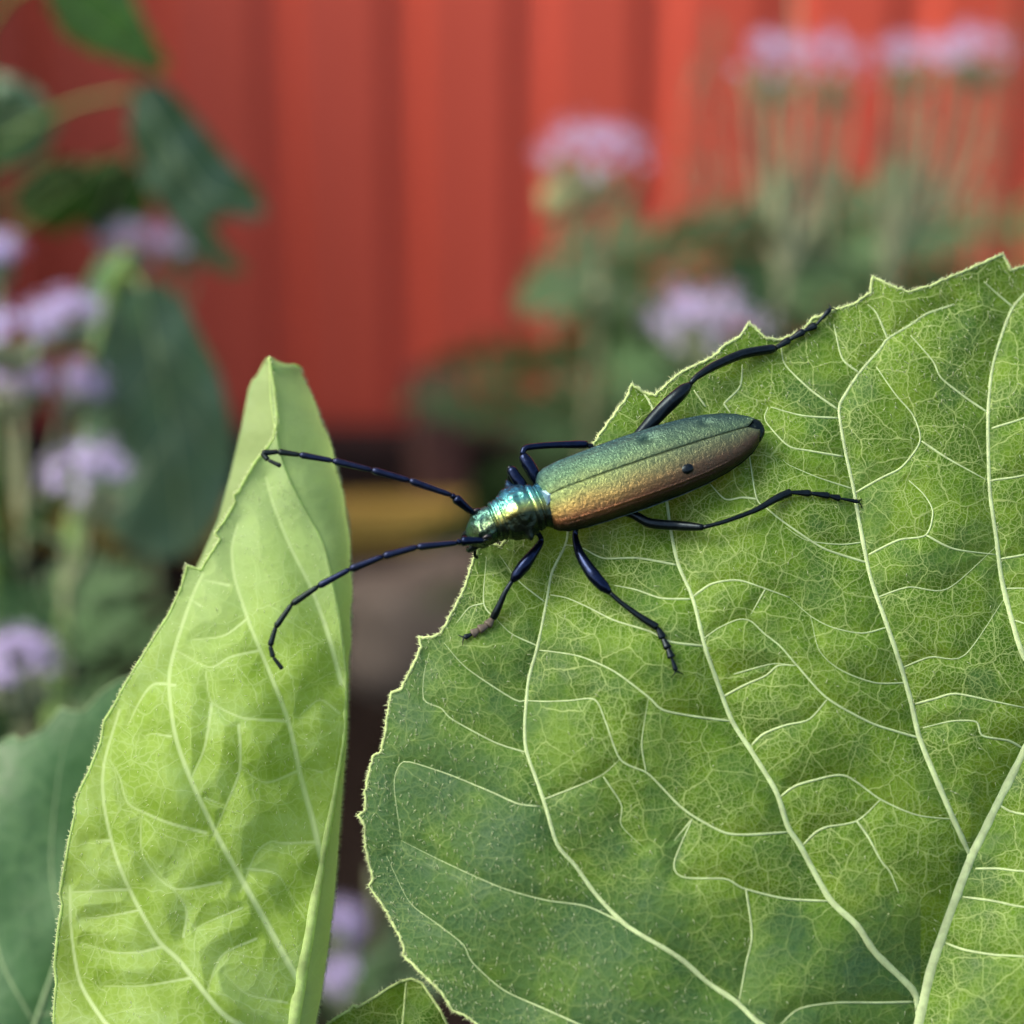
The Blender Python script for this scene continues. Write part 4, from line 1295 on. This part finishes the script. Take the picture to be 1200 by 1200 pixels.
M['legblue'] = chitin('blue_black_chitin', (0.009, 0.017, 0.046), 0.2, 0.85)
M['legdark'] = chitin('black_green_chitin', (0.012, 0.020, 0.024), 0.28, 0.8)
M['antblue'] = chitin('antenna_chitin', (0.012, 0.020, 0.055), 0.34, 0.75)
M['antdark'] = chitin('antenna_tip_chitin', (0.010, 0.020, 0.020), 0.42, 0.7)
M['tarsus'] = chitin('brown_grey_foot', (0.10, 0.08, 0.055), 0.6, 0.1)
M['scut'] = chitin('pale_blue_chitin', (0.10, 0.17, 0.22), 0.3, 0.8)
M['eye'] = chitin('black_eye', (0.006, 0.006, 0.007), 0.12, 0.0, 0.6, 9000.0)


def elytra_material():
    t = NT('iridescent_wing_case')
    lat = t.attr('lat').outputs['Fac']     # -1 left edge, 0 suture, 1 right edge
    lon = t.attr('lon').outputs['Fac']     # 0 shoulder, 1 tip
    co = t.n('TexCoord').outputs['Object']
    l01 = t.math('MULTIPLY_ADD', lat, 0.5, 0.5)
    big = t.noise(co, 260.0, 3.0)
    l01 = t.math('ADD', l01, t.math('MULTIPLY', t.math('SUBTRACT', big.outputs['Fac'], 0.5), 0.10))
    front = t.ramp(l01, [(0.0, (0.018, 0.05, 0.06)), (0.22, (0.045, 0.12, 0.11)), (0.42, (0.11, 0.20, 0.10)), (0.54, (0.22, 0.27, 0.09)), (0.66, (0.36, 0.25, 0.075)), (0.77, (0.28, 0.12, 0.05)), (0.85, (0.07, 0.035, 0.018)), (0.95, (0.006, 0.014, 0.008))])  # view-dependent iridescence and the shaded dark flank painted in by position
    back = t.ramp(l01, [(0.0, (0.016, 0.032, 0.042)), (0.25, (0.03, 0.070, 0.068)), (0.45, (0.075, 0.13, 0.07)), (0.57, (0.105, 0.115, 0.055)), (0.68, (0.095, 0.060, 0.034)), (0.82, (0.048, 0.028, 0.018)), (0.95, (0.007, 0.012, 0.007))])
    col = t.mix(t.maprange(lon, 0.05, 0.75), front, back)
    w = t.noise(co, 2300.0, 4.0, 0.7, 1.0)
    f = t.noise(co, 5200.0, 2.0, 0.6)
    h = t.math('ADD', w.outputs['Fac'], t.math('MULTIPLY', f.outputs['Fac'], 0.6))
    st = t.maprange(lon, 0.0, 0.5, 1.0, 0.6)
    col = t.mix(t.maprange(w.outputs['Fac'], 0.25, 0.5, 0.55, 0.0), col, (0.03, 0.05, 0.03))
    bp = t.n('Bump'); bp.inputs['Distance'].default_value = 0.00020
    t.l(st, bp.inputs['Strength']); t.l(h, bp.inputs['Height'])
    p = t.principled(col, 0.38, 0.75, 0.4, bp.outputs[0])
    return t.finish(p.outputs[0])


def body_material():
    t = NT('metallic_green_body')
    lat = t.attr('lat').outputs['Fac']     # signed side position
    top = t.attr('top').outputs['Fac']     # 1 on the back, 0 on the flanks, -1 below
    lon = t.attr('lon').outputs['Fac']
    co = t.n('TexCoord').outputs['Object']
    l01 = t.math('MULTIPLY_ADD', lat, 0.5, 0.5)
    pron = t.ramp(l01, [(0.0, (0.015, 0.05, 0.10)), (0.22, (0.04, 0.18, 0.24)), (0.42, (0.11, 0.36, 0.29)), (0.57, (0.30, 0.40, 0.12)), (0.65, (0.26, 0.25, 0.07)), (0.72, (0.03, 0.045, 0.025)), (1.0, (0.015, 0.025, 0.018))])  # shade on the right flank painted in as near black
    low = t.math('MULTIPLY', t.maprange(top, 0.05, 0.55), t.maprange(lon, 0.70, 0.76))
    pron = t.mix(t.maprange(lon, 0.905, 0.93), pron, t.mix(0.5, (0.05, 0.11, 0.08), t.mix(0.6, pron, (0.02, 0.05, 0.04))))
    col = t.mix(low, (0.010, 0.018, 0.016), pron)
    n1 = t.noise(co, 1600.0, 3.0, 0.6, 0.6); n2 = t.noise(co, 5000.0, 2.0)
    col = t.mix(t.maprange(n1.outputs['Fac'], 0.3, 0.5, 0.5, 0.0), col, (0.02, 0.04, 0.03))
    h = t.math('ADD', n1.outputs['Fac'], t.math('MULTIPLY', n2.outputs['Fac'], 0.35))
    p = t.principled(col, 0.27, 0.85, 0.5, t.bump(h, 0.6, 0.00018))
    return t.finish(p.outputs[0])


def make_beetle():
    # frame of the body: x forward from the tail, y to its right side, z up
    F_px, T_px = (638, 590), (886, 503)
    lift = 2.4
    Fp = W(F_px[0], F_px[1], leaf_z(690, 600)[0] - (lift + 0.6) * MM)
    Tp = W(T_px[0], T_px[1], leaf_z(880, 500)[0] - lift * MM)
    a = (Fp - Tp); L = np.linalg.norm(a); a /= L
    u = LEAF_N - a * (LEAF_N @ a); u /= np.linalg.norm(u)
    s = np.cross(a, u)
    if s @ (-CAM_R[:, 1]) < 0: s = -s            # right flank is the one seen
    roll = math.radians(-2)
    u, s = u * math.cos(roll) + s * math.sin(roll), s * math.cos(roll) - u * math.sin(roll)
    SC = L / 21.5                                  # body drawn for 21.5 mm wing cases
    def B(x, y, z):
        x, y, z = np.broadcast_arrays(np.asarray(x, float), np.asarray(y, float), np.asarray(z, float))
        return Tp + SC * (x[..., None] * a + y[..., None] * s + z[..., None] * u)
    root = empty('longhorn_beetle', B(12.0, 0, -2.0))
    tag(root, 'metallic green and copper longhorn beetle with long blue-black antennae on the broad leaf', 'beetle')

    # --- body: one continuous skin from tail to jaws
    st = np.array([  # x, half width, top z, bottom z, sideways centre
        (-0.75, 0.10, 0.15, -0.10), (-0.6, 0.75, 0.55, -0.45), (0.0, 1.25, 0.75, -0.85), (1.5, 1.8, 0.85, -1.3), (4, 2.4, 0.9, -1.8), (8, 2.9, 0.9, -2.2), (13, 3.05, 0.9, -2.4), (17.5, 3.0, 0.9, -2.4), (20.3, 2.75, 1.0, -2.3),
        (21.5, 2.35, 1.2, -2.1), (21.85, 2.05, 1.25, -1.9), (22.1, 2.12, 1.55, -1.85), (22.45, 2.32, 1.72, -1.9), (22.7, 2.28, 1.68, -1.9), (23.1, 2.45, 1.95, -1.95), (24.0, 2.62, 2.12, -2.0), (24.8, 2.38, 2.0, -2.0), (25.6, 2.05, 1.75, -2.0),
        (26.2, 1.85, 1.5, -1.95), (26.45, 1.90, 1.5, -1.95), (26.65, 1.72, 1.34, -1.95), (27.0, 1.68, 1.2, -2.1), (27.6, 1.72, 0.95, -2.35), (28.2, 1.55, 0.55, -2.6), (28.7, 1.15, 0.0, -2.75), (29.0, 0.85, -0.7, -2.85), (29.1, 0.6, -1.5, -2.9), (29.0, 0.2, -2.4, -2.95)])
    NS, NR = 420, 72
    key = np.r_[0, np.cumsum(np.hypot(np.diff(st[:, 0]), np.diff(st[:, 2]) * 0.6))]
    tt = np.linspace(0, key[-1], NS)
    X, HW, ZT, ZB = (np.interp(tt, key, st[:, i]) for i in range(4))
    ker = np.exp(-np.linspace(-2, 2, 9) ** 2); ker /= ker.sum()
    def sm(q): return np.convolve(np.pad(q, 4, mode='edge'), ker, 'valid')
    HW, ZT, ZB = sm(HW), sm(ZT), sm(ZB)
    th = np.linspace(0, 2 * math.pi, NR, endpoint=False)
    V = []; lat = []; top = []; lon = []
    for i in range(NS):
        zc, hz = (ZT[i] + ZB[i]) / 2, (ZT[i] - ZB[i]) / 2
        cs, sn = np.cos(th), np.sin(th)
        y = HW[i] * np.sign(cs) * np.abs(cs) ** 0.9
        z = zc + hz * np.sign(sn) * np.abs(sn) ** 0.9
        x = np.full(NR, X[i])
        if X[i] > 22.0:
            # rugged relief on shield and head
            amp = 0.16 * smooth01(X[i], 22.4, 23.2) * smooth01(26.4, X[i], X[i] + 0.001) if False else 0.0
            inner = smooth01(X[i], 22.6, 23.2) * (1 - smooth01(X[i], 25.6, 26.1))
            for j in range(NR):
                p = Vector((x[j], y[j], z[j]))
                d = 0.20 * inner * mnoise.noise(p * 1.15 + Vector((3, 0, 1))) + 0.10 * inner * mnoise.noise(p * 2.6)
                hd = smooth01(X[i], 26.6, 27.0)
                d += hd * (0.10 * mnoise.noise(p * 1.9 + Vector((9, 1, 0))) + 0.06 * mnoise.noise(p * 4.0))
                # cross wrinkles at the front and rear collars
                d += 0.05 * math.sin(X[i] * 17) * (smooth01(X[i], 25.3, 25.7) * (1 - smooth01(X[i], 26.3, 26.5)))
                for (gx, gw, gd) in ((21.98, 0.10, 0.34), (22.78, 0.09, 0.17), (25.72, 0.08, 0.13), (26.62, 0.09, 0.30), (22.42, 0.05, 0.05), (25.98, 0.05, 0.06), (26.25, 0.05, 0.05)):
                    d -= gd * math.exp(-((X[i] - gx - 0.05 * mnoise.noise(p)) / gw) ** 2)
                k_ = 1 + d / max(1.2, math.hypot(y[j], z[j] - zc))
                y[j] *= k_; z[j] = zc + (z[j] - zc) * k_
                # pointed side tubercles of the shield
                g_ = math.exp(-((X[i] - 24.0) / 0.42) ** 2) * max(0, abs(cs[j])) ** 14 * math.exp(-((sn[j] - 0.12) / 0.3) ** 2)
                y[j] += np.sign(y[j]) * 0.75 * g_; z[j] += 0.25 * g_
                # paired humps on the back
                for (hx, hy, ha) in ((24.5, 0.75, 0.22), (24.5, -0.75, 0.22), (23.4, 1.0, 0.20), (23.4, -1.0, 0.20), (23.9, 0, -0.14), (27.5, 0.0, -0.25)):
                    if sn[j] > 0: z[j] += ha * math.exp(-((X[i] - hx) / 0.45) ** 2 - ((y[j] - hy) / 0.5) ** 2)
                # antennal tubercles
                for sg in (-1, 1):
                    if sn[j] > 0: z[j] += 0.32 * math.exp(-((X[i] - 28.25) / 0.32) ** 2 - ((y[j] - sg * 0.85) / 0.32) ** 2)
        V.append(B(x, y, z)); lat.append(np.clip(y / 2.6, -1, 1)); top.append((z - zc) / max(hz, 0.2)); lon.append(x / 29.0)
    V = np.concatenate(V); lat, top, lon = map(np.concatenate, (lat, top, lon))
    idx = np.arange(NS * NR).reshape(NS, NR); nx = np.roll(idx, -1, 1)
    F = [tuple(r) for r in np.stack([idx[:-1], nx[:-1], nx[1:], idx[1:]], -1).reshape(-1, 4)]
    F.append(tuple(idx[0][::-1])); F.append(tuple(idx[-1]))
    body = mesh_obj('body', V, F, body_material(), root, attrs={'lat': lat, 'top': top, 'lon': lon})
    body['label'] = 'rugged shiny teal and gold-green head and neck shield'
    # --- wing cases
    em = elytra_material()
    wt = [0, .02, .05, .12, .25, .42, .58, .70, .80, .88, .94, .98, 1.0]
    wv = [2.35, 2.92, 3.24, 3.45, 3.55, 3.62, 3.55, 3.38, 3.05, 2.60, 2.05, 1.45, 0.85]
    ht = [0, .03, .10, .3, .6, .8, .92, 1.0]
    hv = [1.45, 1.75, 2.05, 2.2, 2.05, 1.75, 1.4, 1.05]
    dents = {-1: [(10.4, 2.0, -0.42, 0.75, 0.42), (4.6, 1.7, -0.28, 0.6, 0.4)], 1: [(8.2, 2.05, 0.0, 0.5, 0.5)]}
    for side in (-1, 1):
        NT_, NSn = 150, 60
        rows = []; la = []; lo = []
        for i in range(NT_):
            t = (i / (NT_ - 1))
            t = t + 0.06 * math.sin(2 * math.pi * t) * 0  # even
            x = 21.5 * (1 - t)
            w_ = np.interp(t, wt, wv); h_ = np.interp(t, ht, hv)
            inner = 0.012 + 0.55 * smooth01(t, 0.94, 1.0) ** 1.5 + 0.30 * (1 - smooth01(t, 0.0, 0.03))
            ss = np.linspace(0, 1, NSn)
            ang = ss * math.radians(104)
            y = w_ * np.sign(np.sin(ang)) * np.abs(np.sin(ang)) ** 0.86
            z = h_ * np.sign(np.cos(ang)) * np.abs(np.cos(ang)) ** 0.80
            y = np.maximum(y, 0) ; y = inner + y * (w_ - inner) / w_
            # suture edge rolled in, two long faint ribs, rolled outer rim
            z -= 0.07 * np.exp(-((ss) / 0.018) ** 2)
            z += 0.09 * np.exp(-((ss - 0.57) / 0.022) ** 2) * smooth01(t, 0.03, 0.15) * (1 - smooth01(t, 0.75, 0.9))
            z += 0.03 * np.exp(-((ss - 0.34) / 0.03) ** 2) * smooth01(t, 0.03, 0.15) * (1 - smooth01(t, 0.6, 0.8))
            z -= 0.04 * np.exp(-((ss - 0.61) / 0.03) ** 2) * (1 - smooth01(t, 0.7, 0.9))
            y += 0.10 * np.exp(-((ss - 0.93) / 0.025) ** 2)
            for (dx, dy, da, sx, sy) in dents[side]:
                z += da * np.exp(-((x - dx) / sx) ** 2 - ((y - dy) / sy) ** 2)
            # shoulder rounding at the front
            fr = 1 - smooth01(t, 0.0, 0.03)
            z -= 0.45 * fr
            if t < 0.2:
                for j in range(NSn):
                    z[j] += 0.045 * mnoise.noise(Vector((x * 2.2, y[j] * 5.0, side))) * (1 - t / 0.2)
            rows.append(B(np.full(NSn, x), side * y, z)); la.append(side * ss); lo.append(np.full(NSn, t))
        V = np.concatenate(rows)
        idx = np.arange(NT_ * NSn).reshape(NT_, NSn)
        F = np.stack([idx[:-1, :-1], idx[:-1, 1:], idx[1:, 1:], idx[1:, :-1]], -1).reshape(-1, 4)
        if side < 0: F = F[:, ::-1]
        o = mesh_obj('wing_case', V, F, em, root, attrs={'lat': np.concatenate(la), 'lon': np.concatenate(lo)})
        o['label'] = 'coppery green wing case with a dark bead' if side > 0 else 'blue-green wing case'
        ri = np.arange(18, 112)
        rp = np.array([rows[q][int(NSn * 0.935)] for q in ri]) + s * side * 0.03 * MM
        tube('rim', rp, 0.055 * MM * np.sin(np.linspace(0.05, math.pi - 0.05, len(ri))) ** 0.5, M['scut'], o, 6)
        sd = o.modifiers.new('shell', 'SOLIDIFY'); sd.thickness = 0.00016; sd.offset = -1
        if side > 0:
            import bmesh
            bm = bmesh.new(); bmesh.ops.create_uvsphere(bm, u_segments=24, v_segments=14, radius=1.0)
            hh = 2.2 * math.cos(math.radians(42))
            vs_ = [B(8.2 + v.co.x * 0.70, 2.10 + v.co.y * 0.56, 1.50 + v.co.z * 0.42) for v in bm.verts]
            fs_ = [[v.index for v in f.verts] for f in bm.faces]
            bm.free()
            mesh_obj('bead', np.array(vs_), fs_, M['legdark'], o)
    # scutellum
    g = Geo()
    ring = [(21.75, -0.85, 1.02), (21.5, -0.75, 1.25), (20.9, -0.42, 1.50), (20.2, 0.0, 1.74), (20.9, 0.42, 1.50), (21.5, 0.75, 1.25), (21.75, 0.85, 1.02)]
    rb = [(x, y * 1.1, z - 0.5) for x, y, z in ring]
    Vr = np.array([B(*q) for q in ring] + [B(*q) for q in rb] + [B(21.2, 0, 1.52)])
    F = [(i, i + 1, 14) for i in range(6)] + [(6, 0, 14)] + [(i, i + 7, (i + 1) % 7 + 7, (i + 1) % 7) for i in range(7)]
    mesh_obj('scutellum', Vr, F, M['scut'], root, smooth=False)

    # --- eyes and jaws
    for side in (-1, 1):
        # bulging black eye round the antenna's socket
        th_, ph_ = np.meshgrid(np.linspace(0, 2 * math.pi, 28, endpoint=False), np.linspace(0.02, math.pi - 0.02, 18))
        ex = 27.72 + 0.62 * np.cos(th_) * np.sin(ph_); ey = side * (1.40 + 0.36 * np.cos(ph_)); ez = -0.12 + 0.78 * np.sin(th_) * np.sin(ph_)
        id_ = np.arange(28 * 18).reshape(18, 28); nx_ = np.roll(id_, -1, 1)
        mesh_obj('eye', B(ex.ravel(), ey.ravel(), ez.ravel()), np.stack([id_[:-1], nx_[:-1], nx_[1:], id_[1:]], -1).reshape(-1, 4), M['eye'], root)
        # raised socket ring
        an = np.linspace(0, 2 * math.pi, 20)
        tube('antenna_socket', B(27.98 + 0.26 * np.cos(an), np.full(20, side * 1.66), 0.10 + 0.30 * np.sin(an)), 0.09 * SC, M['legdark'], root, 8)
        jp = resample([(28.6, side * 0.75, -2.2), (29.2, side * 0.75, -2.7), (29.3, side * 0.45, -3.2), (29.15, side * 0.08, -3.45)], 12)
        tube('jaw', B(jp[:, 0], jp[:, 1], jp[:, 2]), np.linspace(0.42, 0.08, 12) * SC, M['legdark'], root, 10)
        # palps
        pp = resample([(28.7, side * 0.9, -2.7), (28.9, side * 1.25, -3.2), (28.7, side * 1.3, -3.7)], 8)
        tube('palp', B(pp[:, 0], pp[:, 1], pp[:, 2]), np.linspace(0.14, 0.16, 8) * SC, M['legdark'], root, 8)

    # --- antennae: chains of segments; pixel, distance offset in mm from the head
    headz = float(-(CAM_R.T @ (B(28.2, 0, 0.3) - CAM_O))[2]) * 1000
    def seg_chain(name, pts, radii, mats, knob, parent):
        an = empty(name, parent=parent)
        for i in range(len(pts) - 1):
            p0, p1 = pts[i], pts[i + 1]
            n = 12
            t = np.linspace(0, 1, n)
            r0, r1 = radii[i]
            path = p0[None] * (1 - t[:, None]) + p1[None] * t[:, None]
            rad = r0 + (r1 - r0) * t ** 1.6
            rad = rad * (1 - 0.35 * np.exp(-t / 0.05)) * (1 - 0.4 * np.exp(-(1 - t) / 0.025))
            tube('segment', path, rad, mats[i], an, 10)
        return an
    sb1, sb2 = B(28.1, -1.3, 0.45), B(27.98, 1.55, 0.10)
    A1 = [(556, 600, 0), (533, 583, -0.6), (529, 580, -0.7), (480, 563, -1.4), (436, 551, -1.8), (390, 540, -2.0), (351, 533, -2.2), (326, 529.5, -2.3), (307, 531, -2.4), (314, 539, -2.6), (329, 546, -2.8)]
    A2 = [(556, 622, 0), (540, 634, -0.8), (536, 636, -0.9), (489, 641, -1.8), (449, 652, -2.3), (410, 667, -2.6), (373, 687, -2.8), (342, 708, -2.9), (323, 735, -2.9), (316.5, 757, -2.9), (320, 770, -2.9), (331, 784, -2.9)]
    for pts, sb in ((A1, sb1), (A2, sb2)):
        P3 = [W(x, y, (headz + dz) * MM) for x, y, dz in pts]
        P3[0] = sb
        n = len(P3) - 1
        base = np.interp(np.arange(n), [0, 1, 2, 3, n - 3, n - 1], [5.2, 3.5, 3.7, 3.9, 3.2, 2.4]) * S
        rad = []
        for i in range(n):
            b_ = base[i]
            rad.append((b_ * 0.75, b_ * 1.2) if i == 0 else ((b_, b_) if i == 1 else (b_ * 0.86, b_ * 1.16)))
        mats = [M['legblue'] if i < 2 else (M['antblue'] if i < 6 else M['antdark']) for i in range(n)]
        seg_chain('antenna', P3, rad, mats, True, root)

    # --- legs: femur, tibia, foot joints and claws, feet on the leaf
    def leg(label, hip, fem, tib, tar, rf, rt_, rtar, fm, tm, tarm, fh, th_, foot_h=None):
        """fem / tib / tar: pixel polylines with height above the leaf in mm"""
        lg = empty('leg', parent=root)
        lg['label'] = label
        def pt(q):
            if len(q) == 4: return W(q[0], q[1], q[3] * MM)   # absolute distance
            return wleaf(q[0], q[1], q[2])[0]
        fp = [np.asarray(hip)] + [pt(q) for q in fem]
        p = resample(fp, 30); t = np.linspace(0, 1, 30)
        tube('femur', p, np.interp(t, fh[0], fh[1]) * S, fm, lg, 14)
        tp = [pt(fem[-1])] + [pt(q) for q in tib]
        p = resample(tp, 26); t = np.linspace(0, 1, 26)
        tube('tibia', p, np.interp(t, th_[0], th_[1]) * S, tm, lg, 10)
        last = tp[-1]
        g = [pt(q) for q in tar]
        allp = [last] + g
        for i in range(len(allp) - 1):
            p0, p1 = allp[i], allp[i + 1]
            t = np.linspace(0, 1, 9)
            path = p0[None] * (1 - t[:, None]) + p1[None] * t[:, None]
            r_ = rtar * S * (0.55 + 0.65 * t) * np.where(t > 0.93, 0.7, 1.0) * (1.0 if i < len(allp) - 2 else 0.62)
            tube('foot_joint', path, r_, tarm if i < len(allp) - 2 else M['legdark'], lg, 9, (LEAF_N, 0.65))
        d = allp[-1] - allp[-2]; d /= np.linalg.norm(d)
        w = np.cross(d, LEAF_N); w /= np.linalg.norm(w)
        for sg in (-1, 1):
            e = allp[-1]
            cp = resample([e, e + (d * 0.5 + sg * w * 0.5) * 5 * S, e + (d * 0.75 + sg * w * 1.0) * 7 * S - LEAF_N * 3.0 * S], 8)
            tube('claw', cp, np.linspace(1.1, 0.35, 8) * S, M['legdark'], lg, 6)

    club = ([0, .15, .45, .72, .9, .97, 1], [3.2, 3.0, 5.5, 7.8, 6.4, 4.0, 3.2])
    thin = ([0, .05, .4, .8, 1], [2.6, 2.7, 2.9, 4.2, 4.4])
    leg('right front leg with brownish foot', B(23.0, 1.7, -1.2), [(634, 634, 1.6), (620, 655, 2.3), (600, 681, 2.0)], [(592, 694, 1.5), (584, 712, 0.9), (578, 724, 0.5)], [(571, 733, 0.45), (561, 738, 0.4), (553, 743, 0.35), (544, 747, 0.4)],
        1, 1, 5.2, M['legblue'], M['legdark'], M['tarsus'], club, ([0, .05, .4, .85, 1], [2.6, 2.7, 3.2, 4.6, 4.4]))
    leg('right middle leg', B(19.0, 2.2, -1.8), [(674, 628, 1.4), (680, 650, 2.2), (697, 676, 2.3), (715, 695, 1.9)], [(730, 708, 1.4), (752, 724, 0.9), (770, 735, 0.55)], [(777, 748, 0.45), (783, 760, 0.4), (787, 771, 0.35), (792, 786, 0.4)],
        1, 1, 4.4, M['legblue'], M['legdark'], M['legdark'], ([0, .15, .45, .72, .9, .97, 1], [3.2, 3.4, 6.0, 8.0, 7.0, 4.2, 3.2]), thin)
    leg('right hind leg stretched backwards', B(15.5, 2.0, -1.6), [(742, 603, 1.2), (762, 613, 1.5), (795, 616, 1.8), (824, 618, 1.9)], [(850, 611, 1.6), (885, 598, 1.2), (910, 584, 0.8), (926, 577, 0.6)], [(950, 578, 0.45), (972, 581, 0.4), (984, 584, 0.35), (1006, 588, 0.4)],
        1, 1, 3.9, M['legdark'], M['legdark'], M['legdark'], ([0, .2, .5, .8, .95, 1], [4.5, 5.0, 5.8, 5.6, 4.2, 3.4]), ([0, .1, .5, .85, 1], [2.5, 2.4, 2.8, 4.6, 4.8]))
    leg('left hind leg reaching along the toothed leaf edge', B(13.5, -2.2, -0.8), [(752, 507, 1.3), (775, 482, 1.8), (795, 463, 2.0), (809, 450, 1.9)], [(815, 443, 1.8), (835, 430, 1.5), (870, 415, 1.0), (909, 408, 0.6)], [(925, 398, 0.5), (942, 388, 0.45), (956, 381, 0.4), (973, 362, 0.5)],
        1, 1, 4.4, M['legdark'], M['legdark'], M['legdark'], ([0, .2, .5, .75, .92, .97, 1], [4.0, 6.0, 8.6, 9.0, 7.5, 4.5, 3.5]), ([0, .06, .3, .7, .95, 1], [2.8, 3.4, 5.2, 6.0, 5.6, 4.0]))
    zL = leaf_z(690, 524)[0] * 1000
    zb = float(-(CAM_R.T @ (B(20.0, -2.4, 0.0) - CAM_O))[2]) * 1000
    leg('left middle leg bent out over the leaf edge', B(20.0, -2.2, -1.0), [(632, 566, 0, zb + 0.6), (622, 549, 0, zb + 0.6), (612, 533, 0, zb + 0.8)], [(616, 525, 0, zb + 1.0), (640, 522, 0, zb + 1.6), (668, 521, 0, zL - 1.0), (688, 521, 0, zL - 0.5)], [(694, 524, 0, zL - 0.3), (699, 527, 0, zL - 0.25), (704, 530, 0, zL - 0.4)],
        1, 1, 3.6, M['legblue'], M['legblue'], M['legdark'], ([0, .2, .5, .8, .95, 1], [4, 5.5, 7.6, 7.6, 6.0, 4.5]), ([0, .06, .5, .9, 1], [3.4, 3.6, 3.8, 4.8, 4.4]))
    zf = float(-(CAM_R.T @ (B(23.2, -2.0, 0.0) - CAM_O))[2]) * 1000
    zE = leaf_z(612, 606)[0] * 1000
    leg('left front leg bent up beside the neck shield', B(23.2, -1.6, -0.8), [(612, 571, 0, zf + 0.5), (604, 559, 0, zf + 0.6), (598, 548, 0, zf + 0.8)], [(597, 552, 0, zf + 1.6), (601, 575, 0, zf + 3.0), (612, 598, 0, zE - 0.6)], [(618, 606, 0, zE - 0.45), (624, 611, 0, zE - 0.4), (630, 616, 0, zE - 0.5)],
        1, 1, 3.6, M['legblue'], M['legdark'], M['tarsus'], ([0, .3, .6, .9, 1], [5, 6.6, 7.0, 6.2, 4.0]), ([0, .06, .5, .9, 1], [3.0, 3.2, 3.4, 4.2, 4.0]))


make_beetle()
